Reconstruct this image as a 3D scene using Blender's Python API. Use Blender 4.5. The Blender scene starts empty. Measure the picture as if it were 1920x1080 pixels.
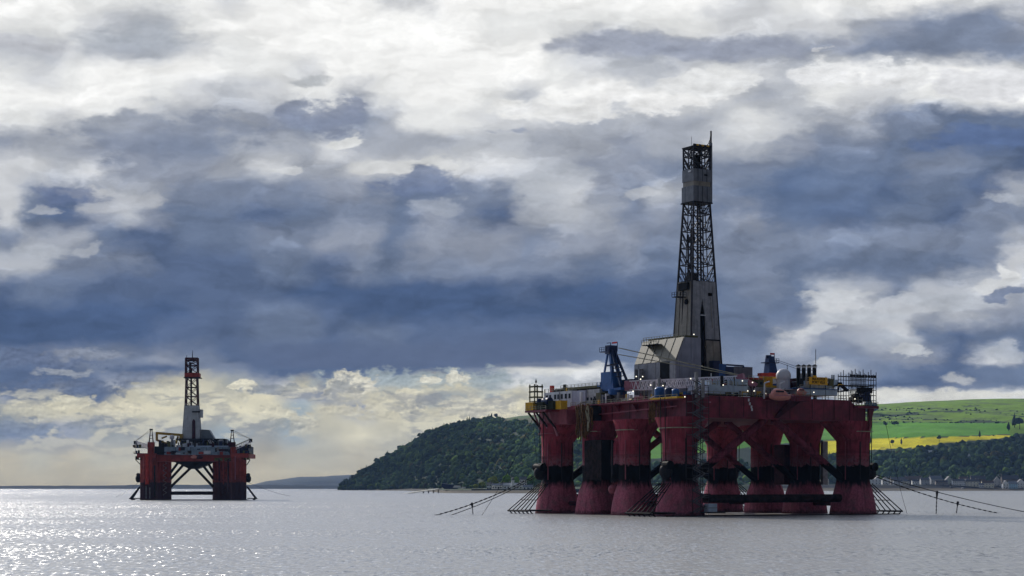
import bpy, math, random
import numpy as np
from mathutils import Vector, Matrix, noise as mnoise

R = random.Random(7)
SC = bpy.context.scene
COL = SC.collection
rad = math.radians
F, HY, HC = 3300.0, 913.0, 8.3      # focal length in photo pixels, horizon row, camera height

# ------------------------------------------------------------------ camera
cd = bpy.data.cameras.new('camera')
cam = bpy.data.objects.new('camera', cd)
COL.objects.link(cam)
cam.location = (0, 0, HC)
cam.rotation_euler = (rad(90), 0, 0)
cd.sensor_width = 36
cd.lens = 36 * F / 1920
cd.shift_y = (HY - 540) / 1920
cd.clip_start = 1
cd.clip_end = 40000
SC.camera = cam

# ------------------------------------------------------------------ sun and exposure
SUN_AZ, SUN_EL = -29.0, 27.0
sl = bpy.data.lights.new('sun', 'SUN')
sun = bpy.data.objects.new('sun', sl)
COL.objects.link(sun)
sd = Vector((math.sin(rad(SUN_AZ)) * math.cos(rad(SUN_EL)), math.cos(rad(SUN_AZ)) * math.cos(rad(SUN_EL)), math.sin(rad(SUN_EL))))
sun.rotation_euler = sd.to_track_quat('Z', 'Y').to_euler()
sl.energy = 3.2
sl.angle = rad(0.6)
sl.color = (1.0, 0.93, 0.82)
vs = SC.view_settings
vs.view_transform = 'Standard'
vs.look = 'None'
vs.gamma = 1
vs.exposure = 0
vs.use_curve_mapping = False
cy = SC.cycles
cy.max_bounces = 6
cy.volume_bounces = 0
cy.diffuse_bounces = 2
cy.glossy_bounces = 3
cy.sample_clamp_indirect = 6
cy.sample_clamp_direct = 0


def lin(r, g=None, b=None):
    if g is None:
        r, g, b = r
    f = lambda c: (c / 255 / 12.92) if c / 255 <= 0.04045 else ((c / 255 + 0.055) / 1.055) ** 2.4
    return (f(r), f(g), f(b), 1.0)


# ------------------------------------------------------------------ node helper
class NG:
    def __init__(s, tree):
        s.t = tree
        s.n = tree.nodes
        s.l = tree.links

    def put(s, sock, v):
        if v is None:
            return
        if isinstance(v, tuple) and len(v) == 4 and sock.type == 'VECTOR':
            v = v[:3]
        if isinstance(v, bpy.types.NodeSocket):
            s.l.new(v, sock)
        else:
            sock.default_value = v

    def node(s, typ, **kw):
        nd = s.n.new(typ)
        for k, v in kw.items():
            setattr(nd, k, v)
        return nd

    def m(s, op, a, b=None, c=None, clamp=False):
        nd = s.n.new('ShaderNodeMath')
        nd.operation = op
        nd.use_clamp = clamp
        for i, v in enumerate((a, b, c)):
            s.put(nd.inputs[i], v)
        return nd.outputs[0]

    def vm(s, op, a, b=None, c=None):
        nd = s.n.new('ShaderNodeVectorMath')
        nd.operation = op
        for i, v in enumerate((a, b, c)):
            s.put(nd.inputs[i], v)
        return nd.outputs['Value'] if op in ('LENGTH', 'DOT_PRODUCT', 'DISTANCE') else nd.outputs[0]

    def scale(s, a, k):
        nd = s.n.new('ShaderNodeVectorMath')
        nd.operation = 'SCALE'
        s.put(nd.inputs[0], a)
        s.put(nd.inputs['Scale'], k)
        return nd.outputs[0]

    def comb(s, x, y, z):
        nd = s.n.new('ShaderNodeCombineXYZ')
        for i, v in enumerate((x, y, z)):
            s.put(nd.inputs[i], v)
        return nd.outputs[0]

    def sep(s, v):
        nd = s.n.new('ShaderNodeSeparateXYZ')
        s.put(nd.inputs[0], v)
        return nd.outputs[0], nd.outputs[1], nd.outputs[2]

    def mr(s, v, a, b, c=0.0, d=1.0, smooth=True):
        nd = s.n.new('ShaderNodeMapRange')
        nd.interpolation_type = 'SMOOTHSTEP' if smooth else 'LINEAR'
        s.put(nd.inputs[0], v)
        for i, x in enumerate((a, b, c, d)):
            s.put(nd.inputs[i + 1], x)
        return nd.outputs[0]

    def noise(s, vec, scale, detail=4.0, rough=0.55, lac=2.0, dist=0.0, color=False, dim='3D'):
        nd = s.n.new('ShaderNodeTexNoise')
        nd.noise_dimensions = dim
        s.put(nd.inputs['Vector'], vec)
        for k, v in (('Scale', scale), ('Detail', detail), ('Roughness', rough), ('Lacunarity', lac), ('Distortion', dist)):
            s.put(nd.inputs[k], v)
        return nd.outputs['Color'] if color else nd.outputs[0]

    def mix(s, f, a, b, blend='MIX'):
        nd = s.n.new('ShaderNodeMix')
        nd.data_type = 'RGBA'
        nd.blend_type = blend
        s.put(nd.inputs[0], f)
        s.put(nd.inputs[6], a)
        s.put(nd.inputs[7], b)
        return nd.outputs[2]

    def ramp(s, fac, stops, interp='LINEAR'):
        nd = s.n.new('ShaderNodeValToRGB')
        cr = nd.color_ramp
        cr.interpolation = interp
        while len(cr.elements) < len(stops):
            cr.elements.new(0.5)
        for e, (p, c) in zip(cr.elements, stops):
            e.position = p
        for e, (p, c) in zip(cr.elements, stops):
            e.color = c
        s.put(nd.inputs[0], fac)
        return nd.outputs[0]


# ------------------------------------------------------------------ world: cloudy sky
PAL = {
    'W': (247, 247, 245), 'w': (229, 230, 229), 'v': (208, 210, 213), 'l': (186, 190, 197), 'm': (162, 167, 177),
    'g': (143, 150, 165), 'b': (123, 134, 155), 'd': (104, 118, 143), 'D': (86, 102, 132), 'n': (70, 89, 123), 'k': (58, 80, 118),
    'C': (228, 220, 188), 'c': (203, 197, 171), 'y': (204, 192, 158), 'G': (166, 168, 160), 't': (163, 175, 178)}
ROWS = [
    (0,   'WWWwwwWvWWWWvvWWWWWWWWvvwWwWWvwv'),
    (45,  'wwwvllwWWWWWWWWwwwwwwwvvvvmgbbbg'),
    (90,  'llvlmlvwWWWWWWWWWvmmggggggbbbbbb'),
    (135, 'wvwWWWWwwvWWWWWWWwvllvwvlwWwWWWw'),
    (180, 'WWWWWwvlvwwmwWWwlWWWWwvmlwvvwwWW'),
    (225, 'wwvwvlmmgbbbmwwvvlmlmmlwlmmbbddd'),
    (270, 'gmmggbbmmmvmmmllmmmgmmllgbbddDDD'),
    (315, 'vvlvgggmvmmvvvvvlmggbbbbddddbbdD'),
    (360, 'vbDblmbbbbggddbblvgblmbdDddDddDm'),
    (405, 'vdDglgddDdbbdgbDmlmbgbbgdDDddDbb'),
    (450, 'bmmdDDddbbggdgggbgggbbbbbbbbbbbm'),
    (495, 'llbbbDDDddDbdbbbbbdbddbbddddddbv'),
    (540, 'DddDDDDDDnnnnnnnDnnDDDdbdlmbllvl'),
    (585, 'nnnnnnDDddDnnnnnnnnnnDddDvvlmlgg'),
    (630, 'nnnnnDDDddDddDDDDdddddddvgmvdDdd'),
    (675, 'ddgbbgbDDDDDddDDddddbbbbgbbggDvd'),
    (695, 'DDDbDDbbDDDDDDbbwwwlbbbbblbdDDdd'),
    (722, 'DDDDmccGlcbmtcctwvlllbbbbbdDDbdd'),
    (742, 'mDGDcCccCmgcGtttcwwlvvvbbdwwwwww'),
    (765, 'GcCcCCcCctcgCcCCCvvvvvvlllwwwwwv'),
    (810, 'bbmGGGGtGtcCcccccccvvvvvvvwwwwww'),
    (855, 'ycyccyccyccycyccccccvvvvvvwwwwww'),
    (900, 'yyyyyyyyyyyyyyyyyyyyvvvvvvvvvvvv')]
for _y, _r in ROWS:
    assert len(_r) == 32, (_y, len(_r))


def build_world():
    w = bpy.data.worlds.new('World')
    SC.world = w
    w.use_nodes = True
    g = NG(w.node_tree)
    g.n.clear()
    tc = g.node('ShaderNodeTexCoord').outputs['Generated']
    x, y, z = g.sep(tc)
    zc = g.m('MAXIMUM', z, 0.0)
    az = g.m('ARCTAN2', x, y)
    hor = g.m('SQRT', g.m('ADD', g.m('MULTIPLY', x, x), g.m('MULTIPLY', y, y)))
    te = g.m('DIVIDE', zc, g.m('MAXIMUM', hor, 0.02))
    q = g.m('DIVIDE', te, g.m('MAXIMUM', g.m('COSINE', az), 0.94))
    up = g.m('MULTIPLY', az, 3390.0)                 # pixels right of centre, roughly
    vp = g.m('MULTIPLY', g.m('MINIMUM', q, 1.0), 3300.0)
    # turbulence that frays the edges of the cloud masses
    P = g.comb(g.m('MULTIPLY', up, 0.0011), g.m('MULTIPLY', vp, 0.0021), 3.7)
    w1 = g.noise(P, 3.2, 8, 0.52, color=True)
    w2 = g.noise(g.vm('ADD', P, (7.1, 3.3, 1.2)), 11.0, 6, 0.6, color=True)
    a1, b1, _ = g.sep(w1)
    a2, b2, _ = g.sep(w2)
    low = g.mr(vp, 0.0, 300.0)                        # flatter, smaller turbulence near the horizon
    amp = g.m('ADD', 0.45, g.m('MULTIPLY', low, 0.55))
    dx = g.m('ADD', g.m('MULTIPLY', g.m('SUBTRACT', a1, 0.5), 130.0), g.m('MULTIPLY', g.m('SUBTRACT', a2, 0.5), 120.0))
    dy = g.m('ADD', g.m('MULTIPLY', g.m('SUBTRACT', b1, 0.5), 56.0), g.m('MULTIPLY', g.m('SUBTRACT', b2, 0.5), 55.0))
    dx = g.m('MULTIPLY', dx, amp)
    dy = g.m('MULTIPLY', dy, amp)
    uw = g.m('ADD', up, dx)
    vw = g.m('ADD', vp, dy)
    half = 0.2833
    U = g.m('PINGPONG', g.m('ADD', g.m('MULTIPLY', uw, 1 / (2 * half * 3390.0)), 0.5), 1.0)
    col = None
    prev = None
    pos = [(math.atan((i * 1920 / 31 - 960) / F) + half) / (2 * half) for i in range(32)]
    for yy, row in ROWS:
        rc = g.ramp(U, [(min(max(p, 0), 1), lin(PAL[c])) for p, c in zip(pos, row)], 'EASE')
        if col is None:
            col = rc
        else:
            f = g.mr(vw, HY - prev, HY - yy)
            col = g.mix(f, col, rc)
        prev = yy
    # soft relief inside the cloud masses: difference of two offset samples
    Q = g.comb(g.m('MULTIPLY', uw, 0.0018), g.m('MULTIPLY', vw, 0.0038), 1.0)
    n1 = g.noise(Q, 3.0, 10, 0.60)
    n2 = g.noise(g.vm('ADD', Q, (-0.03, 0.055, 0.0)), 3.0, 10, 0.60)
    lum, _g, _b = g.sep(col)
    bright = g.mr(lum, 0.12, 0.55)
    r2 = g.m('MULTIPLY', g.m('SUBTRACT', n1, n2), g.m('ADD', 1.15, g.m('MULTIPLY', bright, -0.45)))
    gain = g.m('ADD', g.m('ADD', 1.0, r2), g.m('MULTIPLY', g.m('SUBTRACT', n1, 0.5), g.m('ADD', 0.55, g.m('MULTIPLY', bright, -0.15))))
    gain = g.m('MAXIMUM', gain, 0.45)
    col = g.scale(col, gain)
    # ragged brighter heads and torn edges where one bank stands before another
    for (su, sv, off, thr, wt_) in ((0.0036, 0.0080, 21.0, 0.535, 0.42), (0.0068, 0.0150, 33.0, 0.55, 0.30)):
        C4 = g.comb(g.m('MULTIPLY', uw, su), g.m('MULTIPLY', vw, sv), off)
        k1 = g.noise(C4, 1.0, 10, 0.58)
        k2 = g.noise(g.vm('ADD', C4, (-0.08, 0.22, 0.0)), 1.0, 10, 0.58)
        cov = g.mr(k1, thr, thr + 0.07)
        lit = g.mr(g.m('SUBTRACT', k1, k2), -0.06, 0.12)
        tintc = g.scale(col, g.m('ADD', 0.78, g.m('MULTIPLY', lit, 0.62)))
        keep = g.m('MULTIPLY', g.mr(vp, 240.0, 330.0), g.m('SUBTRACT', 0.75, g.m('MULTIPLY', g.mr(lum, 0.45, 0.8), 0.45)))
        keep = g.m('MULTIPLY', keep, g.mr(lum, 0.09, 0.22, 0.35, 1.0))
        col = g.mix(g.m('MULTIPLY', g.m('MULTIPLY', cov, keep), wt_ * 1.6), col, tintc)
    # named masses: each an ellipse whose rim is torn by the same turbulence
    H1 = g.noise(g.comb(g.m('MULTIPLY', up, 0.010), g.m('MULTIPLY', vp, 0.020), 12.0), 1.0, 9, 0.6)
    H2 = g.noise(g.comb(g.m('ADD', g.m('MULTIPLY', up, 0.010), -0.12), g.m('ADD', g.m('MULTIPLY', vp, 0.020), 0.22), 12.0), 1.0, 9, 0.6)
    rim = g.m('MULTIPLY', g.m('SUBTRACT', H1, 0.5), 3.0)
    relief = g.m('ADD', 1.0, g.m('MULTIPLY', g.m('SUBTRACT', H1, H2), 1.3))
    rel1 = g.m('SUBTRACT', relief, 1.0)
    cpos = g.comb(uw, vw, 0.0)
    MASSES = [  # x, y, half width, half height, colour, weight, softness
        (250, 75, 105, 24, (172, 178, 187), 0.8, 0.9), (45, 82, 75, 15, (190, 192, 198), 0.8, 0.9), (545, 158, 40, 15, (182, 186, 190), 0.85, 0.7), (300, 250, 150, 36, (128, 138, 158), 0.7, 0.5),
        (600, 220, 105, 26, (132, 141, 162), 0.85, 0.3), (668, 196, 22, 18, (136, 144, 164), 0.8, 0.3), (225, 372, 80, 26, (190, 193, 199), 0.75, 0.4), (160, 350, 45, 9, (205, 206, 208), 0.6, 0.4), (78, 392, 26, 9, (186, 190, 197), 0.65, 0.5),
        (640, 266, 30, 14, (222, 223, 221), 0.85, 0.3), (740, 312, 115, 17, (216, 217, 216), 0.8, 0.4), (520, 321, 36, 8, (208, 210, 212), 0.85, 0.3), (790, 345, 75, 24, (110, 124, 154), 0.85, 0.35), (120, 355, 60, 18, (104, 118, 150), 0.7, 0.4),
        (815, 385, 50, 17, (168, 175, 188), 0.7, 0.4), (60, 468, 48, 16, (182, 187, 195), 0.75, 0.5), (160, 472, 26, 9, (190, 194, 201), 0.6, 0.5), (995, 202, 38, 9, (160, 166, 180), 0.8, 0.3), (950, 250, 40, 9, (140, 149, 170), 0.7, 0.4),
        (1060, 208, 130, 24, (240, 240, 238), 0.85, 0.3), (1210, 185, 130, 25, (238, 238, 237), 0.85, 0.25), (1335, 152, 95, 24, (234, 235, 235), 0.9, 0.25), (1300, 88, 240, 22, (155, 161, 177), 0.8, 0.5), (1450, 238, 70, 24, (218, 220, 222), 0.7, 0.8),
        (1530, 94, 15, 8, (198, 200, 205), 0.9, 0.4), (1570, 142, 75, 24, (233, 234, 235), 0.9, 0.25), (1700, 138, 100, 26, (235, 236, 237), 0.9, 0.25), (1850, 150, 110, 30, (228, 229, 232), 0.9, 0.25), (1200, 364, 46, 13, (200, 203, 208), 0.7, 0.4),
        (1030, 345, 70, 40, (186, 191, 199), 0.65, 0.5), (1905, 380, 30, 12, (180, 186, 196), 0.7, 0.5), (1850, 262, 110, 22, (92, 112, 152), 0.8, 0.4), (1540, 372, 150, 45, (96, 116, 150), 0.5, 0.6),
        (1560, 560, 62, 20, (206, 209, 212), 0.8, 0.3), (1620, 592, 60, 18, (190, 195, 201), 0.8, 0.3), (1700, 570, 50, 22, (200, 203, 207), 0.75, 0.3), (1535, 625, 36, 14, (200, 203, 206), 0.75, 0.3), (1660, 640, 60, 16, (170, 178, 188), 0.6, 0.4),
        (1790, 560, 80, 18, (186, 191, 198), 0.7, 0.4), (1888, 512, 26, 17, (236, 237, 236), 0.9, 0.3), (1862, 535, 50, 9, (214, 216, 217), 0.8, 0.3), (1900, 553, 60, 8, (96, 112, 144), 0.8, 0.4), (1705, 655, 36, 12, (206, 209, 211), 0.8, 0.3),
        (1480, 590, 40, 34, (112, 126, 152), 0.7, 0.4), (1885, 657, 32, 14, (190, 195, 202), 0.75, 0.45), (1792, 709, 30, 8, (210, 210, 206), 0.6, 0.6), (1552, 683, 28, 7, (206, 208, 208), 0.6, 0.6), (1760, 742, 190, 13, (224, 222, 210), 0.8, 0.4),
        (1075, 712, 75, 14, (176, 182, 188), 0.7, 0.5), (1045, 692, 110, 12, (226, 226, 220), 0.8, 0.4)]
    for (mx_, my_, rx_, ry_, c_, w_, soft) in MASSES:
        cen = (mx_ - 960.0, HY - my_, 0.0)
        dl = g.vm('LENGTH', g.vm('MULTIPLY', g.vm('SUBTRACT', cpos, cen), (1 / rx_, 1 / ry_, 0.0)))
        dl = g.m('ADD', dl, rim)
        soft = soft + 0.12
        cv = g.mr(dl, 1.0 - soft * 0.55, 1.0 + soft * 0.55, w_ * 0.95, 0.0)
        col = g.scale(g.mix(cv, col, lin(c_)), g.m('MULTIPLY_ADD', cv, rel1, 1.0))
        # (keeps the node evaluation in sequence; adds nothing visible)
        cpos = g.vm('ADD', cpos, g.scale(col, 1e-9))
    # the long slate bank with its level base
    base_y = HY - 691.0
    cvb = g.m('MULTIPLY', g.mr(g.m('ADD', vp, g.m('MULTIPLY', rim, 5.0)), base_y - 3.0, base_y + 6.0), g.m('SUBTRACT', 1.0, g.mr(vw, base_y + 25.0, base_y + 75.0)))
    cvb = g.m('MULTIPLY', cvb, g.m('MULTIPLY', g.mr(uw, -560.0, -420.0), g.m('SUBTRACT', 1.0, g.mr(uw, 60.0, 230.0))))
    col = g.mix(g.m('MULTIPLY', cvb, 0.9), col, g.scale(lin(90, 103, 131)[:3], g.m('ADD', 0.6, g.m('MULTIPLY', relief, 0.4))))
    L1 = g.noise(g.comb(g.m('MULTIPLY', up, 0.036), g.m('MULTIPLY', vp, 0.060), 2.0), 1.0, 8, 0.66)
    L2 = g.noise(g.comb(g.m('ADD', g.m('MULTIPLY', up, 0.036), -0.12), g.m('ADD', g.m('MULTIPLY', vp, 0.060), 0.28), 2.0), 1.0, 8, 0.66)
    lw = g.vm('MULTIPLY', g.vm('SUBTRACT', g.noise(g.comb(g.m('MULTIPLY', up, 0.016), g.m('MULTIPLY', vp, 0.030), 7.0), 1.0, 7, 0.62, color=True), (0.5, 0.5, 0.5)), (110.0, 52.0, 0.0))
    rim2 = g.m('MULTIPLY', g.m('SUBTRACT', L1, 0.5), 3.2)
    rel2 = g.m('MULTIPLY', g.m('SUBTRACT', L1, L2), 1.8)
    cpos = g.vm('ADD', g.vm('ADD', g.comb(up, vp, 0.0), lw), g.scale(col, 1e-9))
    LOW = [(70, 672, 105, 20, (96, 108, 134), 0.85, 0.4), (160, 662, 70, 9, (150, 156, 168), 0.7, 0.5), (110, 697, 45, 7, (170, 174, 178), 0.7, 0.4), (130, 726, 105, 18, (98, 110, 134), 0.9, 0.3), (250, 716, 45, 14, (120, 128, 144), 0.7, 0.4),
           (60, 772, 55, 15, (205, 200, 176), 0.8, 0.3), (125, 757, 45, 14, (224, 217, 188), 0.85, 0.25), (215, 768, 48, 15, (222, 214, 185), 0.85, 0.25), (165, 792, 60, 10, (142, 148, 156), 0.7, 0.4), (45, 802, 70, 14, (134, 143, 156), 0.8, 0.35),
           (300, 738, 60, 18, (204, 200, 178), 0.75, 0.3), (410, 742, 40, 12, (205, 201, 180), 0.6, 0.4), (445, 722, 32, 11, (236, 229, 202), 0.9, 0.2), (515, 727, 52, 11, (138, 144, 150), 0.85, 0.3), (563, 731, 26, 7, (222, 216, 194), 0.85, 0.3), (780, 712, 190, 17, (166, 177, 178), 0.85, 0.4),
           (650, 722, 46, 25, (228, 222, 200), 0.95, 0.18), (640, 724, 30, 15, (140, 144, 146), 0.85, 0.35), (803, 713, 20, 8, (226, 221, 200), 0.9, 0.25), (856, 712, 24, 12, (226, 221, 200), 0.9, 0.2),
           (735, 762, 75, 22, (212, 205, 177), 0.85, 0.25), (760, 742, 34, 16, (230, 223, 196), 0.95, 0.2), (802, 750, 26, 13, (152, 154, 152), 0.85, 0.35), (900, 762, 80, 20, (222, 215, 189), 0.85, 0.2), (770, 775, 24, 11, (158, 158, 152), 0.75, 0.4), (880, 776, 60, 9, (170, 168, 158), 0.6, 0.4),
           (945, 752, 46, 12, (228, 222, 198), 0.9, 0.2), (510, 772, 50, 14, (226, 219, 190), 0.9, 0.2), (560, 792, 32, 22, (208, 201, 174), 0.8, 0.25), (505, 795, 45, 12, (166, 168, 160), 0.6, 0.4), (640, 768, 46, 9, (214, 207, 180), 0.75, 0.3)]
    for (mx_, my_, rx_, ry_, c_, w_, soft) in LOW:
        dl = g.vm('LENGTH', g.vm('MULTIPLY', g.vm('SUBTRACT', cpos, (mx_ - 960.0, HY - my_, 0.0)), (1 / rx_, 1 / ry_, 0.0)))
        dl = g.m('ADD', dl, rim2)
        soft = soft * 1.3 + 0.1
        cv = g.mr(dl, 1.0 - soft * 0.55, 1.0 + soft * 0.55, w_ * 0.92, 0.0)
        col = g.scale(g.mix(cv, col, lin(c_)), g.m('MULTIPLY_ADD', cv, rel2, 1.0))
        cpos = g.vm('ADD', cpos, g.scale(col, 1e-9))
    # low cumulus with crisp lit heads and grey bases, far off above the horizon
    leftw = g.m('SUBTRACT', 1.0, g.mr(up, 60.0, 240.0))
    for (su, sv, off, lo, hi, thr, wt_) in ((0.0080, 0.019, 8.1, 10.0, 190.0, 0.505, 0.68),):
        C3 = g.comb(g.m('MULTIPLY', up, su), g.m('MULTIPLY', vp, sv), off)
        cw = g.noise(C3, 2.6, 4, 0.6, color=True)
        C3 = g.vm('ADD', C3, g.scale(g.vm('SUBTRACT', cw, (0.5, 0.5, 0.5)), 0.22))
        k1 = g.noise(C3, 1.0, 9, 0.57)
        k2 = g.noise(g.vm('ADD', C3, (-0.10, 0.20, 0.0)), 1.0, 9, 0.57)
        cov = g.mr(k1, thr, thr + 0.06)
        lit = g.mr(g.m('SUBTRACT', k1, k2), -0.05, 0.075)
        band_ = g.m('MULTIPLY', g.mr(vp, lo - 10.0, lo + 70.0), g.m('SUBTRACT', 1.0, g.mr(vp, hi - 30.0, hi + 12.0)))
        cc_ = g.mix(lit, lin(146, 147, 146), lin(233, 226, 196))
        cc_ = g.mix(g.m('SUBTRACT', 1.0, g.mr(vp, 20.0, 130.0)), cc_, lin(196, 188, 162))
        col = g.mix(g.m('MULTIPLY', g.m('MULTIPLY', cov, band_), g.m('MULTIPLY', leftw, wt_)), col, cc_)
    # the rest of the dome: broken grey cloud over clear blue air
    sky = g.node('ShaderNodeTexSky')
    sky.sky_type = 'NISHITA'
    sky.sun_disc = False
    sky.sun_elevation = rad(SUN_EL)
    sky.sun_rotation = rad(SUN_AZ)
    sky.dust_density = 1.5
    air = g.scale(sky.outputs[0], 0.10)
    den = g.m('ADD', g.m('ABSOLUTE', z), 0.22)
    pp = g.comb(g.m('DIVIDE', x, den), g.m('DIVIDE', y, den), 0.0)
    cn = g.noise(pp, 1.1, 8, 0.55)
    cm = g.noise(g.vm('ADD', pp, (5.0, 2.0, 0.0)), 2.3, 8, 0.58)
    cc = g.ramp(cm, [(0.3, lin(84, 100, 132)), (0.5, lin(125, 137, 158)), (0.66, lin(205, 208, 212)), (0.8, lin(238, 238, 236))])
    gen = g.mix(g.mr(cn, 0.30, 0.42), air, cc)
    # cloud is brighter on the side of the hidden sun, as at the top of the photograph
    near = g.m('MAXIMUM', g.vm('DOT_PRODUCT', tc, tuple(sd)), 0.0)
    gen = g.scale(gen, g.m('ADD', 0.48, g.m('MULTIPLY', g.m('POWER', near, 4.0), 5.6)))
    wt = g.m('MAXIMUM', g.mr(q, 0.285, 0.42), g.mr(g.m('ABSOLUTE', az), 0.31, 0.60))
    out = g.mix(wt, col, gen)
    bg = g.node('ShaderNodeBackground')
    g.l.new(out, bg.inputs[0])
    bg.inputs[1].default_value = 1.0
    wo = g.node('ShaderNodeOutputWorld')
    g.l.new(bg.outputs[0], wo.inputs[0])
    w.cycles.sampling_method = 'MANUAL'
    w.cycles.sample_map_resolution = 512


build_world()


# ------------------------------------------------------------------ mesh builder
class MB:
    def __init__(s):
        s.v = []
        s.f = []

    def add(s, vs_, fs):
        o = len(s.v)
        s.v += [tuple(p) for p in vs_]
        s.f += [tuple(i + o for i in f) for f in fs]
        return s

    def box(s, c, d, rz=0.0):
        cx, cy_, cz = c
        hx, hy, hz = d[0] / 2, d[1] / 2, d[2] / 2
        cs, sn = math.cos(rz), math.sin(rz)
        vs_ = []
        for z in (-hz, hz):
            for (x, y) in ((-hx, -hy), (hx, -hy), (hx, hy), (-hx, hy)):
                vs_.append((cx + x * cs - y * sn, cy_ + x * sn + y * cs, cz + z))
        return s.add(vs_, [(3, 2, 1, 0), (4, 5, 6, 7), (0, 1, 5, 4), (1, 2, 6, 5), (2, 3, 7, 6), (3, 0, 4, 7)])

    def b2(s, a, b):
        return s.box([(a[i] + b[i]) / 2 for i in range(3)], [abs(b[i] - a[i]) for i in range(3)])

    def beam(s, p, q, w, h=None):
        h = h or w
        p, q = Vector(p), Vector(q)
        d = (q - p)
        if d.length < 1e-6:
            return s
        d.normalize()
        up = Vector((0, 0, 1)) if abs(d.z) < 0.95 else Vector((0, 1, 0))
        a = d.cross(up).normalized() * w / 2
        b = a.cross(d).normalized() * h / 2
        vs_ = [p - a - b, p + a - b, p + a + b, p - a + b, q - a - b, q + a - b, q + a + b, q - a + b]
        return s.add(vs_, [(0, 1, 2, 3), (7, 6, 5, 4), (4, 5, 1, 0), (5, 6, 2, 1), (6, 7, 3, 2), (7, 4, 0, 3)])

    def cyl(s, p, q, r, n=10, r2=None, cap=True):
        r2 = r if r2 is None else r2
        p, q = Vector(p), Vector(q)
        d = (q - p).normalized()
        up = Vector((0, 0, 1)) if abs(d.z) < 0.95 else Vector((1, 0, 0))
        a = d.cross(up).normalized()
        b = d.cross(a).normalized()
        vs_ = []
        for (c, rr) in ((p, r), (q, r2)):
            for i in range(n):
                t = 2 * math.pi * i / n
                vs_.append(c + a * math.cos(t) * rr + b * math.sin(t) * rr)
        fs = [(i, (i + 1) % n, n + (i + 1) % n, n + i) for i in range(n)]
        if cap:
            fs += [tuple(range(n))[::-1], tuple(range(n, 2 * n))]
        return s.add(vs_, fs)

    def path(s, pts, r, n=6):
        for a, b in zip(pts, pts[1:]):
            s.cyl(a, b, r, n)
        return s

    def loft(s, rings, cap=True):
        n = len(rings[0])
        vs_ = [p for r_ in rings for p in r_]
        fs = []
        for k in range(len(rings) - 1):
            for i in range(n):
                fs.append((k * n + i, k * n + (i + 1) % n, (k + 1) * n + (i + 1) % n, (k + 1) * n + i))
        if cap:
            fs += [tuple(range(n))[::-1], tuple(range((len(rings) - 1) * n, len(rings) * n))]
        return s.add(vs_, fs)

    def prism(s, pts, vec):
        n = len(pts)
        v = Vector(vec)
        a = [Vector(p) for p in pts]
        b = [p + v for p in a]
        fs = [tuple(range(n))[::-1], tuple(range(n, 2 * n))] + [(i, (i + 1) % n, n + (i + 1) % n, n + i) for i in range(n)]
        return s.add(a + b, fs)

    def ball(s, c, r, seg=14, ring=8, sz=1.0):
        rings = []
        for j in range(1, ring):
            t = math.pi * j / ring
            rings.append([(c[0] + r * math.sin(t) * math.cos(2 * math.pi * i / seg), c[1] + r * math.sin(t) * math.sin(2 * math.pi * i / seg),
                           c[2] - r * math.cos(t) * sz) for i in range(seg)])
        return s.loft(rings)

    def build(s, name, mat=None, parent=None, smooth=False, loc=None):
        me = bpy.data.meshes.new(name)
        me.from_pydata(s.v, [], s.f)
        me.update()
        fixn(me)
        if smooth:
            me.polygons.foreach_set('use_smooth', [True] * len(me.polygons))
            me.set_sharp_from_angle(angle=rad(40))
        o = bpy.data.objects.new(name, me)
        COL.objects.link(o)
        if mat:
            me.materials.append(mat)
        if parent:
            o.parent = parent
        if loc:
            o.location = loc
        return o


def fixn(me):
    import bmesh
    bm = bmesh.new()
    bm.from_mesh(me)
    bmesh.ops.recalc_face_normals(bm, faces=bm.faces)
    bm.to_mesh(me)
    bm.free()


def tag(o, label, cat, group=None, kind=None):
    if label:
        o['label'] = label
    if cat:
        o['category'] = cat
    if group:
        o['group'] = group
    if kind:
        o['kind'] = kind
    return o


def empty(name, loc, rz=0.0, parent=None):
    o = bpy.data.objects.new(name, None)
    COL.objects.link(o)
    o.location = loc
    o.rotation_euler = (0, 0, rz)
    if parent:
        o.parent = parent
    return o


# ------------------------------------------------------------------ materials
MATS = {}


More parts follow.
